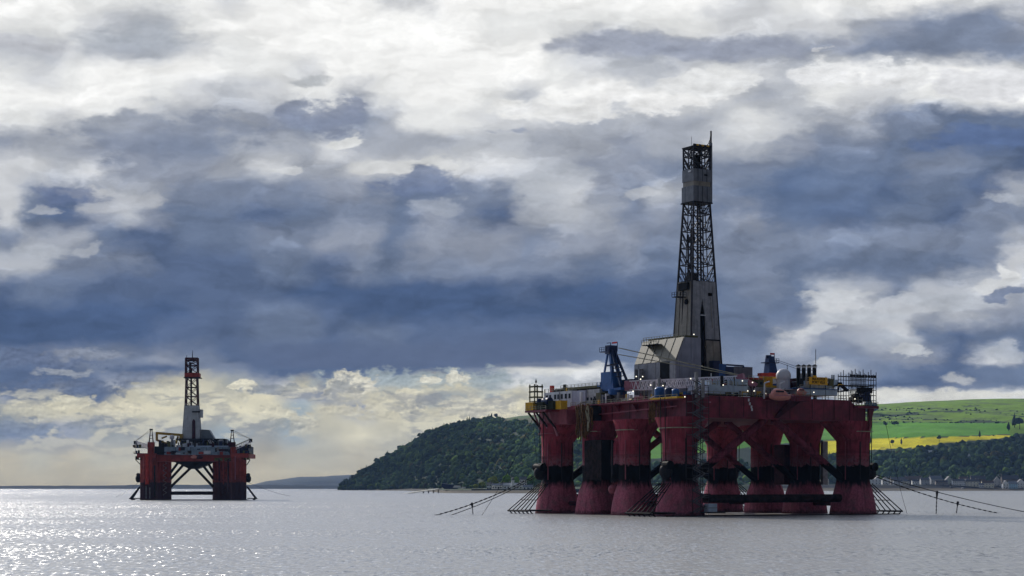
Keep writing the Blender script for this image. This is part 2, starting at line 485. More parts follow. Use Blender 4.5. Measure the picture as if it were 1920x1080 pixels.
def mat(name, col, rough=0.6, metal=0.0, var=0.25, vscale=0.6, rust=0.0, streak=0.0, col2=None, bump=0.0, bscale=3.0, emit=None, es=1.0):
    """painted or bare surface: base colour with mottling, rust patches and downward streaks"""
    if name in MATS:
        return MATS[name]
    m = bpy.data.materials.new(name)
    m.use_nodes = True
    g = NG(m.node_tree)
    bs = g.n['Principled BSDF']
    c = tuple(col) + (1.0,) if len(col) == 3 else tuple(col)
    pos = g.node('ShaderNodeNewGeometry').outputs['Position']
    n = g.noise(pos, vscale, 6, 0.6)
    out = g.mix(g.mr(n, 0.3, 0.7), g_scale(c, 1 - var), g_scale(c, 1 + var))
    if col2:
        c2 = tuple(col2) + (1.0,)
        out = g.mix(g.mr(g.noise(pos, vscale * 0.35, 5, 0.6), 0.45, 0.62), out, c2)
    if streak:
        px, py, pz = g.sep(pos)
        sv = g.comb(g.m('MULTIPLY', px, 1.6), g.m('MULTIPLY', py, 1.6), g.m('MULTIPLY', pz, 0.09))
        sn = g.noise(sv, 1.0, 5, 0.65)
        out = g.mix(g.m('MULTIPLY', g.mr(sn, 0.5, 0.75), streak), out, g_scale(c, 0.35))
    if rust:
        rn = g.noise(g.vm('ADD', pos, (31.0, 7.0, 3.0)), vscale * 1.7, 7, 0.7)
        out = g.mix(g.m('MULTIPLY', g.mr(rn, 0.56, 0.68), rust), out, (0.13, 0.045, 0.018, 1))
    g.put(bs.inputs['Base Color'], out)
    g.put(bs.inputs['Roughness'], g.m('ADD', rough - 0.1, g.m('MULTIPLY', n, 0.2)))
    bs.inputs['Metallic'].default_value = metal
    bs.inputs['Specular IOR Level'].default_value = 0.18 if max(c[:3]) > 0.06 else 0.04
    if bump:
        b = g.node('ShaderNodeBump')
        b.inputs['Strength'].default_value = bump
        b.inputs['Distance'].default_value = 0.1
        g.l.new(g.noise(pos, bscale, 5, 0.6), b.inputs['Height'])
        g.l.new(b.outputs[0], bs.inputs['Normal'])
    if emit:
        bs.inputs['Emission Color'].default_value = tuple(emit) + (1,)
        bs.inputs['Emission Strength'].default_value = es
    MATS[name] = m
    return m


def g_scale(c, k):
    return (min(c[0] * k, 1), min(c[1] * k, 1), min(c[2] * k, 1), 1.0)


def hull_mat(name, upper, lower, z0, z1, black=(0.003, 0.003, 0.003), pale=None, ztop=None):
    """column paint: faded anti-fouling at the foot, a black belt of dried growth, weathered topcoat above"""
    m = bpy.data.materials.new(name)
    m.use_nodes = True
    g = NG(m.node_tree)
    bs = g.n['Principled BSDF']
    pos = g.node('ShaderNodeNewGeometry').outputs['Position']
    px, py, pz = g.sep(pos)
    n = g.noise(pos, 0.35, 6, 0.62)
    nf = g.noise(pos, 1.6, 6, 0.65)
    sv = g.comb(g.m('MULTIPLY', px, 1.1), g.m('MULTIPLY', py, 1.1), g.m('MULTIPLY', pz, 0.07))
    st = g.noise(sv, 1.0, 6, 0.65)
    zz = g.m('ADD', pz, g.m('ADD', g.m('MULTIPLY', g.m('SUBTRACT', n, 0.5), 2.6), g.m('MULTIPLY', g.m('SUBTRACT', nf, 0.5), 1.6)))
    up = g.mix(g.mr(n, 0.3, 0.7), g_scale(upper, 0.75), g_scale(upper, 1.25))
    up = g.mix(g.m('MULTIPLY', g.mr(st, 0.48, 0.66), 0.75), up, g_scale(upper, 0.3))
    st2 = g.noise(g.vm('ADD', sv, (9.0, 4.0, 2.0)), 1.7, 6, 0.7)
    up = g.mix(g.m('MULTIPLY', g.mr(st2, 0.54, 0.72), 0.55), up, (0.30, 0.15, 0.15, 1))
    up = g.mix(g.m('MULTIPLY', g.mr(g.noise(g.vm('ADD', pos, (5.0, 1.0, 9.0)), 0.8, 7, 0.7), 0.57, 0.68), 0.6), up, (0.10, 0.04, 0.022, 1))
    # horizontal tide marks left at earlier drafts
    tide = g.noise(g.comb(g.m('MULTIPLY', px, 0.05), g.m('MULTIPLY', py, 0.05), g.m('MULTIPLY', pz, 1.3)), 1.0, 3, 0.6)
    tm = g.m('MULTIPLY', g.mr(tide, 0.52, 0.62), g.m('SUBTRACT', 1.0, g.mr(pz, z1 + 4.0, z1 + 6.5)))
    up = g.mix(g.m('MULTIPLY', tm, 0.45), up, g_scale(upper, 0.35))
    if pale:
        pf = g.m('MULTIPLY', g.mr(nf, 0.35, 0.6), g.m('SUBTRACT', 1.0, g.mr(zz, z1 + 0.6, z1 + 4.6)))
        up = g.mix(g.m('MULTIPLY', pf, 0.8), up, tuple(pale) + (1,))
    lo = g.mix(g.mr(nf, 0.32, 0.68), g_scale(lower, 0.72), g_scale(lower, 1.3))
    lo = g.mix(g.m('MULTIPLY', g.mr(st, 0.47, 0.66), 0.6), lo, g_scale(lower, 0.4))
    lo = g.mix(g.m('MULTIPLY', g.mr(n, 0.5, 0.62), 0.35), lo, (0.14, 0.10, 0.10, 1))
    lo = g.mix(g.m('MULTIPLY', g.m('SUBTRACT', 1.0, g.mr(zz, 0.2, 1.6)), 0.7), lo, (0.03, 0.022, 0.018, 1))
    c = g.mix(g.mr(g.m('ADD', zz, g.m('MULTIPLY', g.m('SUBTRACT', st, 0.5), 5.0)), z0 - 2.2, z0 + 0.7), lo, tuple(black) + (1,))
    c = g.mix(g.mr(zz, z1 - 0.12, z1 + 0.22), c, up)
    g.put(bs.inputs['Base Color'], c)
    bs.inputs['Roughness'].default_value = 0.75
    bs.inputs['Specular IOR Level'].default_value = 0.04
    b = g.node('ShaderNodeBump')
    b.inputs['Strength'].default_value = 0.5
    b.inputs['Distance'].default_value = 0.15
    g.l.new(nf, b.inputs['Height'])
    g.l.new(b.outputs[0], bs.inputs['Normal'])
    MATS[name] = m
    return m


RED = mat('red_hull_paint', (0.165, 0.022, 0.038), 0.55, var=0.4, vscale=0.3, rust=0.6, streak=0.95, bump=0.3, col2=(0.12, 0.022, 0.035))
REDF = mat('faded_red_paint', (0.27, 0.075, 0.10), 0.6, var=0.2, vscale=0.5, rust=0.4, streak=0.5)
COLM = hull_mat('column_paint', (0.25, 0.040, 0.060), (0.34, 0.095, 0.135), 9.6, 14.7, pale=(0.23, 0.13, 0.15))
DARK = mat('dark_steel', (0.018, 0.018, 0.02), 0.55, var=0.4, rust=0.35)
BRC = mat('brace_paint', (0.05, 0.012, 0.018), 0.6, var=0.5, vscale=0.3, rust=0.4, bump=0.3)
GREY = mat('grey_cladding', (0.25, 0.257, 0.285), 0.5, var=0.2, vscale=0.5, streak=0.65, rust=0.2)
TAN = mat('weathered_roof_cladding', (0.125, 0.112, 0.072), 0.45, var=0.18, vscale=0.3, streak=0.5)
SIDE = mat('brown_grey_cladding', (0.21, 0.19, 0.16), 0.5, var=0.25, vscale=0.4, streak=0.7, rust=0.2)
STEEL = mat('galvanised_steel', (0.22, 0.22, 0.23), 0.45, metal=0.4, var=0.3, rust=0.35)
LATT = mat('derrick_steel', (0.030, 0.030, 0.034), 0.5, metal=0.3, var=0.4, rust=0.3)
BLUE = mat('blue_crane_paint', (0.020, 0.085, 0.26), 0.4, var=0.25, rust=0.25, streak=0.5)
NAVY = mat('navy_paint', (0.012, 0.022, 0.07), 0.45, var=0.3)
WHITE = mat('white_paint', (0.60, 0.62, 0.66), 0.45, var=0.1, vscale=0.4, streak=0.35, rust=0.2)
WHITEB = mat('pale_blue_white_paint', (0.42, 0.50, 0.60), 0.45, var=0.12, vscale=0.4, streak=0.45, rust=0.2)
YEL = mat('yellow_paint', (0.62, 0.36, 0.02), 0.5, var=0.2, rust=0.4, streak=0.4)
OLIVE = mat('olive_container_paint', (0.035, 0.042, 0.028), 0.5, var=0.3, rust=0.3)
OLV2 = mat('helideck_green', (0.09, 0.085, 0.035), 0.6, var=0.3)
RAIL = mat('railing_steel', (0.30, 0.28, 0.20), 0.5, var=0.3, rust=0.4)
ORANGE = mat('lifeboat_orange', (0.60, 0.24, 0.20), 0.35, var=0.12, rust=0.1)
GLASS = mat('dark_window_glass', (0.02, 0.025, 0.03), 0.12, var=0.1)
PINK = mat('faded_pink_red_steel', (0.36, 0.15, 0.20), 0.5, var=0.2, rust=0.3)
RUST = mat('rusty_growth', (0.11, 0.055, 0.02), 0.85, var=0.6, vscale=2.0, rust=0.8, bump=0.8)
BLK = mat('black_steel', (0.007, 0.007, 0.008), 0.6, var=0.3)
FLAG = mat('red_flag_cloth', (0.55, 0.04, 0.03), 0.8, var=0.1)
LAMP = mat('lit_floodlight', (0.9, 0.85, 0.7), 0.4, var=0.0, emit=(1.0, 0.93, 0.75), es=1.7)
REDBR = mat('bright_red_steel', (0.42, 0.04, 0.025), 0.5, var=0.25, rust=0.3)

# ------------------------------------------------------------------ terrain functions
def interp(x, tab):
    return float(np.interp(x, [t[0] for t in tab], [t[1] for t in tab]))


T_SHORE = [(560, 4700), (632, 4320), (700, 4200), (760, 3950), (800, 3200), (830, 2420), (860, 2330), (950, 2290), (1030, 2300), (1100, 2500), (1250, 3100), (1520, 3700), (1900, 3800), (2600, 3900)]
T_FOOT = [(560, 4750), (640, 4330), (700, 4230), (760, 4020), (800, 3700), (860, 3300), (1000, 3100), (1250, 3500), (1520, 3960), (1900, 4080), (2600, 4200)]
T_RIDGE = [(560, 4800), (640, 4420), (660, 4500), (700, 4650), (760, 4850), (850, 5000), (1000, 5300), (1400, 6000), (1640, 6200), (1920, 6300), (2600, 6500)]
T_TOP = [(560, 960), (632, 921), (640, 916), (655, 905), (672, 893), (700, 876), (725, 859), (750, 846), (778, 831), (800, 815), (830, 804), (855, 800), (880, 792), (905, 789), (940, 786), (975, 780), (1015, 778), (1100, 774),
         (1300, 766), (1500, 760), (1640, 758), (1720, 753), (1800, 750), (1870, 748), (1920, 748), (2100, 752), (2600, 800)]
T_HF = [(560, -5), (640, 1.5), (700, 3), (830, 5), (1000, 8), (1200, 10), (1520, 13.5), (2600, 14)]
_cache = {}


def ground(x, y):
    """terrain height over the world point x, y"""
    u = 960 + F * x / max(y, 1)
    k = round(u)
    if k not in _cache:
        _cache[k] = (interp(u, T_SHORE), interp(u, T_FOOT), interp(u, T_RIDGE), interp(u, T_TOP), interp(u, T_HF))
    S, Ft, Rg, Yt, hf = _cache[k]
    jit = mnoise.noise(Vector((x * 0.004, y * 0.004, 3.0))) * 25
    S2 = S + jit
    n = mnoise.fractal(Vector((x * 0.004, y * 0.004, 1.0)), 0.9, 2.0, 4)
    hr = HC + (HY - Yt) * Rg / F
    if y < S2:
        return -0.8 - min(3.0, (S2 - y) * 0.03)
    if u > 1300:
        w = min(1, (u - 1300) / 150)
    else:
        w = 0
    beach = 55 if u > 1100 else 45
    b0 = -0.8 + (6.2 if u > 1100 else 4.6) * min(1, (y - S2) / beach)
    if y < S2 + beach:
        return min(b0, hf if hf > 0 else 0.5)
    if y < Ft:
        t = (y - S2 - beach) / max(30, Ft - S2 - beach)
        wallt = min(1, t * 6)
        hb = min(b0, hf)
        return hb + (hf - hb) * (wallt if u > 1300 else min(1, t * 3)) + n * 0.3
    if y < Rg:
        t = (y - Ft) / (Rg - Ft)
        gfun = t ** 0.92 * (1.32 - 0.32 * t * t)
        gfun = min(gfun, 1.0) if t > 0.97 else gfun
        return hf + (hr - hf) * gfun / 1.0 * 1.0 * (1 if t < 1 else 1) + n * (hr * 0.045) * min(1, t * 4) * (1 - t * 0.8) if gfun <= 1 else hf + (hr - hf) * (1 - (gfun - 1) * 0.0) + n * 2
    return hr + n * 3 - (y - Rg) * 0.03


def screen_row(y, h):
    return HY - (h - HC) / y * F


def top_row_forest(u):
    return float(np.interp(u, [560, 850, 900, 960, 1010, 1050, 1080, 1130, 1240, 1380, 1500, 1560, 1640, 1700, 1750, 1800, 1850, 1890, 1920, 2100],
                           [700, 770, 786, 792, 800, 812, 826, 850, 876, 866, 862, 850, 842, 840, 834, 828, 825, 820, 812, 800]))


def build_land():
    # rows follow the ground distance more tightly near the shore
    us = np.arange(560, 2160, 4.0)
    ts = np.concatenate([np.linspace(-0.10, 0, 5)[:-1], np.linspace(0, 1, 150), np.linspace(1.02, 1.5, 14)])
    nv, nt = len(us), len(ts)
    verts = np.zeros((nt, nv, 3), dtype=np.float32)
    cols = np.zeros((nt, nv, 4), dtype=np.float32)
    cols[..., 3] = 1
    C_ = dict(beach=(0.125, 0.108, 0.08), wet=(0.075, 0.065, 0.052), wall=(0.03, 0.03, 0.032), grass=(0.17, 0.29, 0.010), grass2=(0.115, 0.31, 0.012), rape=(0.78, 0.66, 0.002),
              floor=(0.025, 0.042, 0.018), moor=(0.085, 0.085, 0.035), scrub=(0.035, 0.055, 0.02), town=(0.05, 0.055, 0.05), hedge=(0.02, 0.035, 0.015), rock=(0.05, 0.045, 0.035))
    for j, u in enumerate(us):
        S = interp(u, T_SHORE)
        Rg = interp(u, T_RIDGE)
        for i, t in enumerate(ts):
            y = S + (Rg - S) * t
            if t > 0 and t < 0.14:
                y = S + (Rg - S) * t * (0.25 + 0.75 * t / 0.14)
            x = (u - 960) / F * y
            h = ground(x, y)
            verts[i, j] = (x, y, h)
            row = screen_row(y, h)
            nz = mnoise.fractal(Vector((x * 0.01, y * 0.01, 0)), 0.8, 2.0, 4)
            Ft = interp(u, T_FOOT)
            tf = top_row_forest(u)
            if h < 0.5:
                c = C_['wet']
            elif y < Ft:
                if u > 1400:
                    c = C_['beach'] if h < 5.5 else (C_['wall'] if y < Ft - 120 and h < 11.5 else C_['town'])
                else:
                    c = C_['beach'] if h < 2.6 else (C_['rock'] if h < 4.0 and u < 1050 else C_['scrub'])
                    if u < 790:
                        c = C_['rock']
            elif row > tf + nz * 2:
                c = C_['floor']
            elif u < 1060:
                c = C_['moor'] if row < tf - 0 else C_['floor']
                if row < 786 + nz * 3:
                    c = (0.075, 0.12, 0.035)
            else:
                yr0 = float(np.interp(u, [1060, 1500, 1640, 1760, 1895, 2200], [880, 829, 823, 820, 815.5, 806]))
                hd = float(np.interp(u, [1100, 1560, 1640, 1900, 2200], [795, 793, 791.5, 793.5, 794]))
                if u > 1480 and row > yr0:
                    c = C_['rape'] if u < 1893 else C_['grass2']
                elif row > hd:
                    c = C_['grass2'] if row < yr0 - 1.2 else C_['hedge']
                    if u > 1895:
                        c = C_['grass']
                elif row > hd - 0.9:
                    c = C_['hedge']
                else:
                    c = C_['grass']
                    sc = mnoise.fractal(Vector((x * 0.006, y * 0.014, 9.0)), 0.7, 2.0, 5)
                    k = float(np.interp(row, [756, 766, 774, 780, 787, 791], [-0.6, -0.25, 0.02, -0.2, 0.05, 0.12]))
                    if sc + k > 0.13 and u > 1500:
                        c = C_['scrub']
                    elif nz > 0.15:
                        c = (0.115, 0.18, 0.028)
            cols[i, j, :3] = np.array(c) * (1 + 0.16 * nz)
    idx = np.arange(nt * nv).reshape(nt, nv)
    q = np.stack([idx[:-1, :-1], idx[:-1, 1:], idx[1:, 1:], idx[1:, :-1]], -1).reshape(-1, 4)
    me = bpy.data.meshes.new('headland')
    me.from_pydata(verts.reshape(-1, 3).tolist(), [], q.tolist())
    at = me.color_attributes.new('cover', 'FLOAT_COLOR', 'POINT')
    at.data.foreach_set('color', cols.reshape(-1))
    me.polygons.foreach_set('use_smooth', [True] * len(me.polygons))
    o = bpy.data.objects.new('hillside_ground', me)
    COL.objects.link(o)
    m = bpy.data.materials.new('land_cover')
    m.use_nodes = True
    g = NG(m.node_tree)
    a = g.node('ShaderNodeVertexColor', layer_name='cover').outputs[0]
    pos = g.node('ShaderNodeNewGeometry').outputs['Position']
    n = g.noise(pos, 0.02, 8, 0.65)
    nn = g.noise(pos, 0.12, 5, 0.6)
    c = g.scale(a, g.m('ADD', 0.42, g.m('ADD', g.m('MULTIPLY', n, 0.7), g.m('MULTIPLY', nn, 0.46))))
    bs = g.n['Principled BSDF']
    g.put(bs.inputs['Base Color'], c)
    bs.inputs['Roughness'].default_value = 0.9
    bs.inputs['Specular IOR Level'].default_value = 0.1
    me.materials.append(m)
    tag(o, 'green hillside with a yellow rapeseed field, pasture and wooded slope behind the rigs', None, kind='structure')
    return o


def build_far_ridges():
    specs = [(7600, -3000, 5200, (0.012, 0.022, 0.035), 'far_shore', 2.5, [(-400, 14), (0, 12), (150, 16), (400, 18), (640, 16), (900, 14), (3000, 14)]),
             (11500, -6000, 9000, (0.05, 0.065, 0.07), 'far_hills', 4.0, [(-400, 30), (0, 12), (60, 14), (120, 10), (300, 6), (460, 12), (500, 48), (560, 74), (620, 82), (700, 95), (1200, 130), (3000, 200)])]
    for (d, x0, x1, c, nm, rough, prof) in specs:
        xs = np.arange(x0, x1, 25.0)
        vs_ = []
        for x in xs:
            u = 960 + F * x / d
            h = interp(u, prof)
            n = mnoise.fractal(Vector((x * 0.003, d * 0.01, 0)), 0.8, 2.0, 5) * rough + mnoise.fractal(Vector((x * 0.02, d * 0.01, 0)), 0.8, 2.0, 4) * 1.5
            h = max(h + n, 3)
            for (dy, k) in ((-260, -0.02), (-200, 0.06), (-120, 0.45), (0, 0.85), (160, 1.0), (700, 0.8), (1500, 0.3)):
                yy = d + dy + mnoise.noise(Vector((x * 0.004, dy, 1))) * 60
                vs_.append((x * yy / d, yy, h * k + (mnoise.noise(Vector((x * 0.01, dy, 5))) * 2 if k > 0.3 else 0)))
        fs = []
        for i in range(len(xs) - 1):
            for j in range(6):
                a = i * 7 + j
                fs.append((a, a + 7, a + 8, a + 1))
        me = bpy.data.meshes.new(nm)
        me.from_pydata(vs_, [], fs)
        me.polygons.foreach_set('use_smooth', [True] * len(fs))
        me.materials.append(mat(nm + '_cover', c, 0.95, var=0.35, vscale=0.006))
        o = bpy.data.objects.new(nm, me)
        COL.objects.link(o)
        tag(o, 'low dark wooded shore on the horizon' if nm == 'far_shore' else 'pale blue hills rising far beyond the horizon', None, kind='structure')


def build_water():
    m = bpy.data.materials.new('choppy_sea_water')
    m.use_nodes = True
    g = NG(m.node_tree)
    bs = g.n['Principled BSDF']
    pos = g.node('ShaderNodeNewGeometry').outputs['Position']
    px, py, pz = g.sep(pos)
    v1 = g.comb(g.m('MULTIPLY', px, 0.8), g.m('MULTIPLY', py, 0.55), 0.0)
    c1 = g.noise(v1, 1.2, 8, 0.66, color=True)
    # longer wavelets that run in short crests across the wind
    v2 = g.comb(g.m('MULTIPLY', px, 2.3), g.m('MULTIPLY', py, 0.34), 0.0)
    c2 = g.noise(g.vm('ADD', v2, (40.0, 3.0, 0.0)), 1.0, 5, 0.68, color=True)
    # wind lanes: long bands of rougher and smoother water
    band = g.noise(g.comb(g.m('MULTIPLY', px, 0.0012), g.m('MULTIPLY', py, 0.010), 2.0), 1.0, 6, 0.6)
    patch = g.noise(g.comb(g.m('MULTIPLY', px, 0.02), g.m('MULTIPLY', py, 0.012), 5.0), 1.0, 5, 0.6)
    amp = g.m('ADD', g.mr(band, 0.36, 0.62, 0.55, 1.2), g.mr(patch, 0.3, 0.7, -0.12, 0.18))
    # a broad breeze lane beyond the near rig, edged by a narrow slick
    wob = g.m('MULTIPLY', g.m('SUBTRACT', g.noise(g.comb(g.m('MULTIPLY', px, 0.004), g.m('MULTIPLY', py, 0.003), 8.0), 1.0, 3, 0.5), 0.5), 90.0)
    pyw = g.m('ADD', py, wob)
    lane = g.m('MULTIPLY', g.mr(pyw, 470.0, 500.0), g.m('SUBTRACT', 1.0, g.mr(pyw, 900.0, 1060.0)))
    slick = g.m('MULTIPLY', g.mr(pyw, 436.0, 450.0), g.m('SUBTRACT', 1.0, g.mr(pyw, 462.0, 474.0)))
    amp = g.m('ADD', amp, g.m('SUBTRACT', g.m('MULTIPLY', lane, 0.38), g.m('MULTIPLY', slick, 0.35)))
    amp = g.m('ADD', amp, g.mr(py, 1500.0, 2600.0, 0.0, 0.25))
    s1 = g.scale(g.vm('SUBTRACT', c1, (0.5, 0.5, 0.5)), 2.4)
    s2 = g.scale(g.vm('SUBTRACT', c2, (0.5, 0.5, 0.5)), 2.3)
    sx, sy, _ = g.sep(g.scale(g.vm('ADD', s1, s2), amp))
    nrm = g.vm('NORMALIZE', g.comb(sx, sy, 1.0))
    bs.inputs['Base Color'].default_value = (0.31, 0.303, 0.285, 1)  # pale grey base: averaged sun glints put into the colour, with foam
    bs.inputs['Roughness'].default_value = 0.27
    bs.inputs['IOR'].default_value = 1.45
    g.l.new(nrm, bs.inputs['Normal'])
    mb = MB()
    ys = [-700, 0, 100, 300, 800, 2000, 5000, 9000, 16000]
    vs_ = []
    for y in ys:
        for x in (-12500, -3000, 0, 3000, 12500):
            vs_.append((x, y, 0))
    fs = [(j * 5 + i, j * 5 + i + 1, j * 5 + i + 6, j * 5 + i + 5) for j in range(len(ys) - 1) for i in range(4)]
    mb.add(vs_, fs)
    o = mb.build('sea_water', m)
    tag(o, 'silvery rippled water of the firth', None, kind='structure')


def build_haze():
    mb = MB().b2((-13000, -750, -5.0), (13000, 16500, 430))
    m = bpy.data.materials.new('thin_air_haze')
    m.use_nodes = True
    n = m.node_tree.nodes
    n.clear()
    out = n.new('ShaderNodeOutputMaterial')
    pv = n.new('ShaderNodeVolumePrincipled')
    pv.inputs['Color'].default_value = (0.34, 0.56, 1.0, 1)
    pv.inputs['Density'].default_value = 2.4e-5
    pv.inputs['Anisotropy'].default_value = 0.0
    m.node_tree.links.new(pv.outputs[0], out.inputs['Volume'])
    o = mb.build('haze', m)
    tag(o, 'thin blue haze over the water', None, kind='stuff')


# ------------------------------------------------------------------ trees
def leaf_mat(name, hue):
    m = bpy.data.materials.new(name)
    m.use_nodes = True
    g = NG(m.node_tree)
    bs = g.n['Principled BSDF']
    pos = g.node('ShaderNodeNewGeometry').outputs['Position']
    a = g.node('ShaderNodeVertexColor', layer_name='tint').outputs[0] if hue is None else None
    n = g.noise(pos, 0.45, 5, 0.7)
    k = g.m('ADD', 0.25, g.m('MULTIPLY', n, 1.5))
    c = g.scale(a if a else tuple(hue), k)
    g.put(bs.inputs['Base Color'], c)
    bs.inputs['Roughness'].default_value = 0.85
    bs.inputs['Specular IOR Level'].default_value = 0.0
    b = g.node('ShaderNodeBump')
    b.inputs['Strength'].default_value = 1.0
    b.inputs['Distance'].default_value = 1.8
    g.l.new(n, b.inputs['Height'])
    g.l.new(b.outputs[0], bs.inputs['Normal'])
    MATS[name] = m
    return m


def ico(sub):
    import bmesh
    bm = bmesh.new()
    bmesh.ops.create_icosphere(bm, subdivisions=sub, radius=1.0)
    v = np.array([p.co[:] for p in bm.verts], dtype=np.float32)
    f = np.array([[q.index for q in p.verts] for p in bm.faces], dtype=np.int32)
    bm.free()
    return v, f


def crown_templates(sub, n, seed, conifer=False):
    v, f = ico(sub)
    rng = np.random.RandomState(seed)
    out = []
    for k in range(n):
        off = rng.rand(3) * 50
        r = np.array([1 + 0.42 * mnoise.fractal(Vector((p * 1.7 + off).tolist()), 0.7, 2.1, 3) + 0.10 * (rng.rand() - 0.5) for p in v])
        w = v * r[:, None]
        if conifer:
            t = (w[:, 2] + 1) / 2
            w[:, 0] *= (1.05 - t) * 0.75
            w[:, 1] *= (1.05 - t) * 0.75
            w[:, 2] *= 1.5
        else:
            w[:, 2] = np.where(w[:, 2] < -0.3, -0.3 + (w[:, 2] + 0.3) * 0.5, w[:, 2])
        out.append((w.astype(np.float32), f))
    return out


def build_wood(name, label, pts, sub, seed):
    """pts: list of (x, y, z, radius, height factor, tint)"""
    tp = crown_templates(sub, 9, seed) + crown_templates(sub, 1, seed + 9, True)
    rng = np.random.RandomState(seed + 1)
    V, Fc, Cc = [], [], []
    o = 0
    for (x, y, z, r, hf, tint) in pts:
        w, f = tp[rng.randint(len(tp))]
        a = rng.rand() * 6.283
        cs, sn = math.cos(a), math.sin(a)
        p = np.empty_like(w)
        p[:, 0] = (w[:, 0] * cs - w[:, 1] * sn) * r + x
        p[:, 1] = (w[:, 0] * sn + w[:, 1] * cs) * r + y
        p[:, 2] = w[:, 2] * r * hf + z + r * hf * 0.55
        V.append(p)
        Fc.append(f + o)
        Cc.append(np.tile(np.array([*tint, 1.0], dtype=np.float32), (len(w), 1)))
        o += len(w)
    V = np.concatenate(V)
    Fc = np.concatenate(Fc)
    Cc = np.concatenate(Cc)
    me = bpy.data.meshes.new(name)
    me.vertices.add(len(V))
    me.vertices.foreach_set('co', V.reshape(-1))
    me.loops.add(Fc.size)
    me.loops.foreach_set('vertex_index', Fc.reshape(-1))
    me.polygons.add(len(Fc))
    me.polygons.foreach_set('loop_start', np.arange(0, Fc.size, 3, dtype=np.int32))
    me.polygons.foreach_set('loop_total', np.full(len(Fc), 3, dtype=np.int32))
    me.update(calc_edges=True)
    at = me.color_attributes.new('tint', 'FLOAT_COLOR', 'POINT')
    at.data.foreach_set('color', Cc.reshape(-1))
    me.materials.append(LEAF)
    ob = bpy.data.objects.new(name, me)
    COL.objects.link(ob)
    tag(ob, label, None, kind='stuff')
    return ob


LEAF = leaf_mat('mixed_foliage', None)


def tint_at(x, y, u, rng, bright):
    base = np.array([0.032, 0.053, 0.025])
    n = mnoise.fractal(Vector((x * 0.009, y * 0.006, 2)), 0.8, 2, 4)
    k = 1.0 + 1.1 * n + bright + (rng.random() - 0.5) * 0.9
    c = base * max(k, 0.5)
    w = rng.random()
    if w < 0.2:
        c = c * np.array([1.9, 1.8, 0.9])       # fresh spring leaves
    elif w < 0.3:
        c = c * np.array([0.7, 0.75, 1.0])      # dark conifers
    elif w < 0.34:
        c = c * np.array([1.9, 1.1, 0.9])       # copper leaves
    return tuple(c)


def plant_woods():
    rng = random.Random(11)
    left, right = [], []
    # headland
    n_try = 17000
    for _ in range(n_try):
        u = rng.uniform(636, 1500)
        Ft, Rg = interp(u, T_FOOT), interp(u, T_RIDGE)
        t = rng.random() ** 0.9 * 1.04
        y = Ft + (Rg - Ft) * t - 20
        x = (u - 960) / F * y
        h = ground(x, y)
        if h < 1.5:
            continue
        row = screen_row(y, h)
        nz = mnoise.fractal(Vector((x * 0.01, y * 0.01, 0)), 0.8, 2.0, 4)
        tf = top_row_forest(u)
        if row < tf + nz * 6:
            continue
        # the bare brown clearing on the slope
        if 885 < u < 985 and 812 < row < 836 and nz > -0.08 and rng.random() < 0.7:
            continue
        if u > 1130 and rng.random() < 0.35:
            continue
        r = rng.uniform(3.2, 6.8) * (1.5 if rng.random() < 0.12 else 1)
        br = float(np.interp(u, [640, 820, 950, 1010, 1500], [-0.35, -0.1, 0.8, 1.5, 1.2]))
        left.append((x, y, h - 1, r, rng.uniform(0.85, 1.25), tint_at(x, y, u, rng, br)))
    for _ in range(7000):
        u = rng.uniform(1500, 2060)
        y = rng.uniform(3960, 5200)
        x = (u - 960) / F * y
        h = ground(x, y)
        row = screen_row(y, h)
        nz = mnoise.fractal(Vector((x * 0.012, y * 0.012, 0)), 0.8, 2.0, 4)
        if row < top_row_forest(u) + nz * 7 + 10 or row > 904:
            continue
        if 1716 < u < 1768 and 862 < row < 885 and rng.random() < 0.8:
            continue
        r = rng.uniform(4.0, 10.5)
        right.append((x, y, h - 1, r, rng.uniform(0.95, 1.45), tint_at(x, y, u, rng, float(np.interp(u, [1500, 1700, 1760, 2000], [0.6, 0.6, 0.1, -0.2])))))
    # bushes of the shore strip below the headland
    for _ in range(500):
        u = rng.uniform(870, 1300)
        S, Ft = interp(u, T_SHORE), interp(u, T_FOOT)
        y = rng.uniform(S + 330, Ft)
        x = (u - 960) / F * y
        h = ground(x, y)
        r = rng.uniform(3.0, 6.0)
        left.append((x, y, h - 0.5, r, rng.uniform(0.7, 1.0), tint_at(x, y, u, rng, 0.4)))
    # gorse scrub and hedges on the pasture
    scrub = []
    for _ in range(7000):
        u = rng.uniform(1100, 2060)
        y = rng.uniform(4700, 6300)
        x = (u - 960) / F * y
        h = ground(x, y)
        row = screen_row(y, h)
        hd = float(np.interp(u, [1100, 1560, 1640, 1900, 2200], [795, 793, 791.5, 793.5, 794]))
        yr0 = float(np.interp(u, [1060, 1500, 1640, 1760, 1895, 2200], [880, 829, 823, 820, 815.5, 806]))
        sc = mnoise.fractal(Vector((x * 0.006, y * 0.014, 9.0)), 0.7, 2.0, 5)
        ok = abs(row - hd) < 0.7 or (abs(row - yr0) < 0.5 and rng.random() < 0.4) or (766 < row < 790 and sc > 0.05 and rng.random() < 0.5)
        if ok:
            scrub.append((x, y, h - 0.3, rng.uniform(1.6, 4.2), rng.uniform(0.5, 0.9), tuple(np.array([0.03, 0.048, 0.018]) * rng.uniform(0.7, 1.3))))
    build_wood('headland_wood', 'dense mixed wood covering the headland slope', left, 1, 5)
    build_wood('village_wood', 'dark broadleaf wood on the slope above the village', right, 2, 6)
    build_wood('gorse_scrub', 'dark gorse scrub and hedgerow bushes across the pasture', scrub, 1, 7)


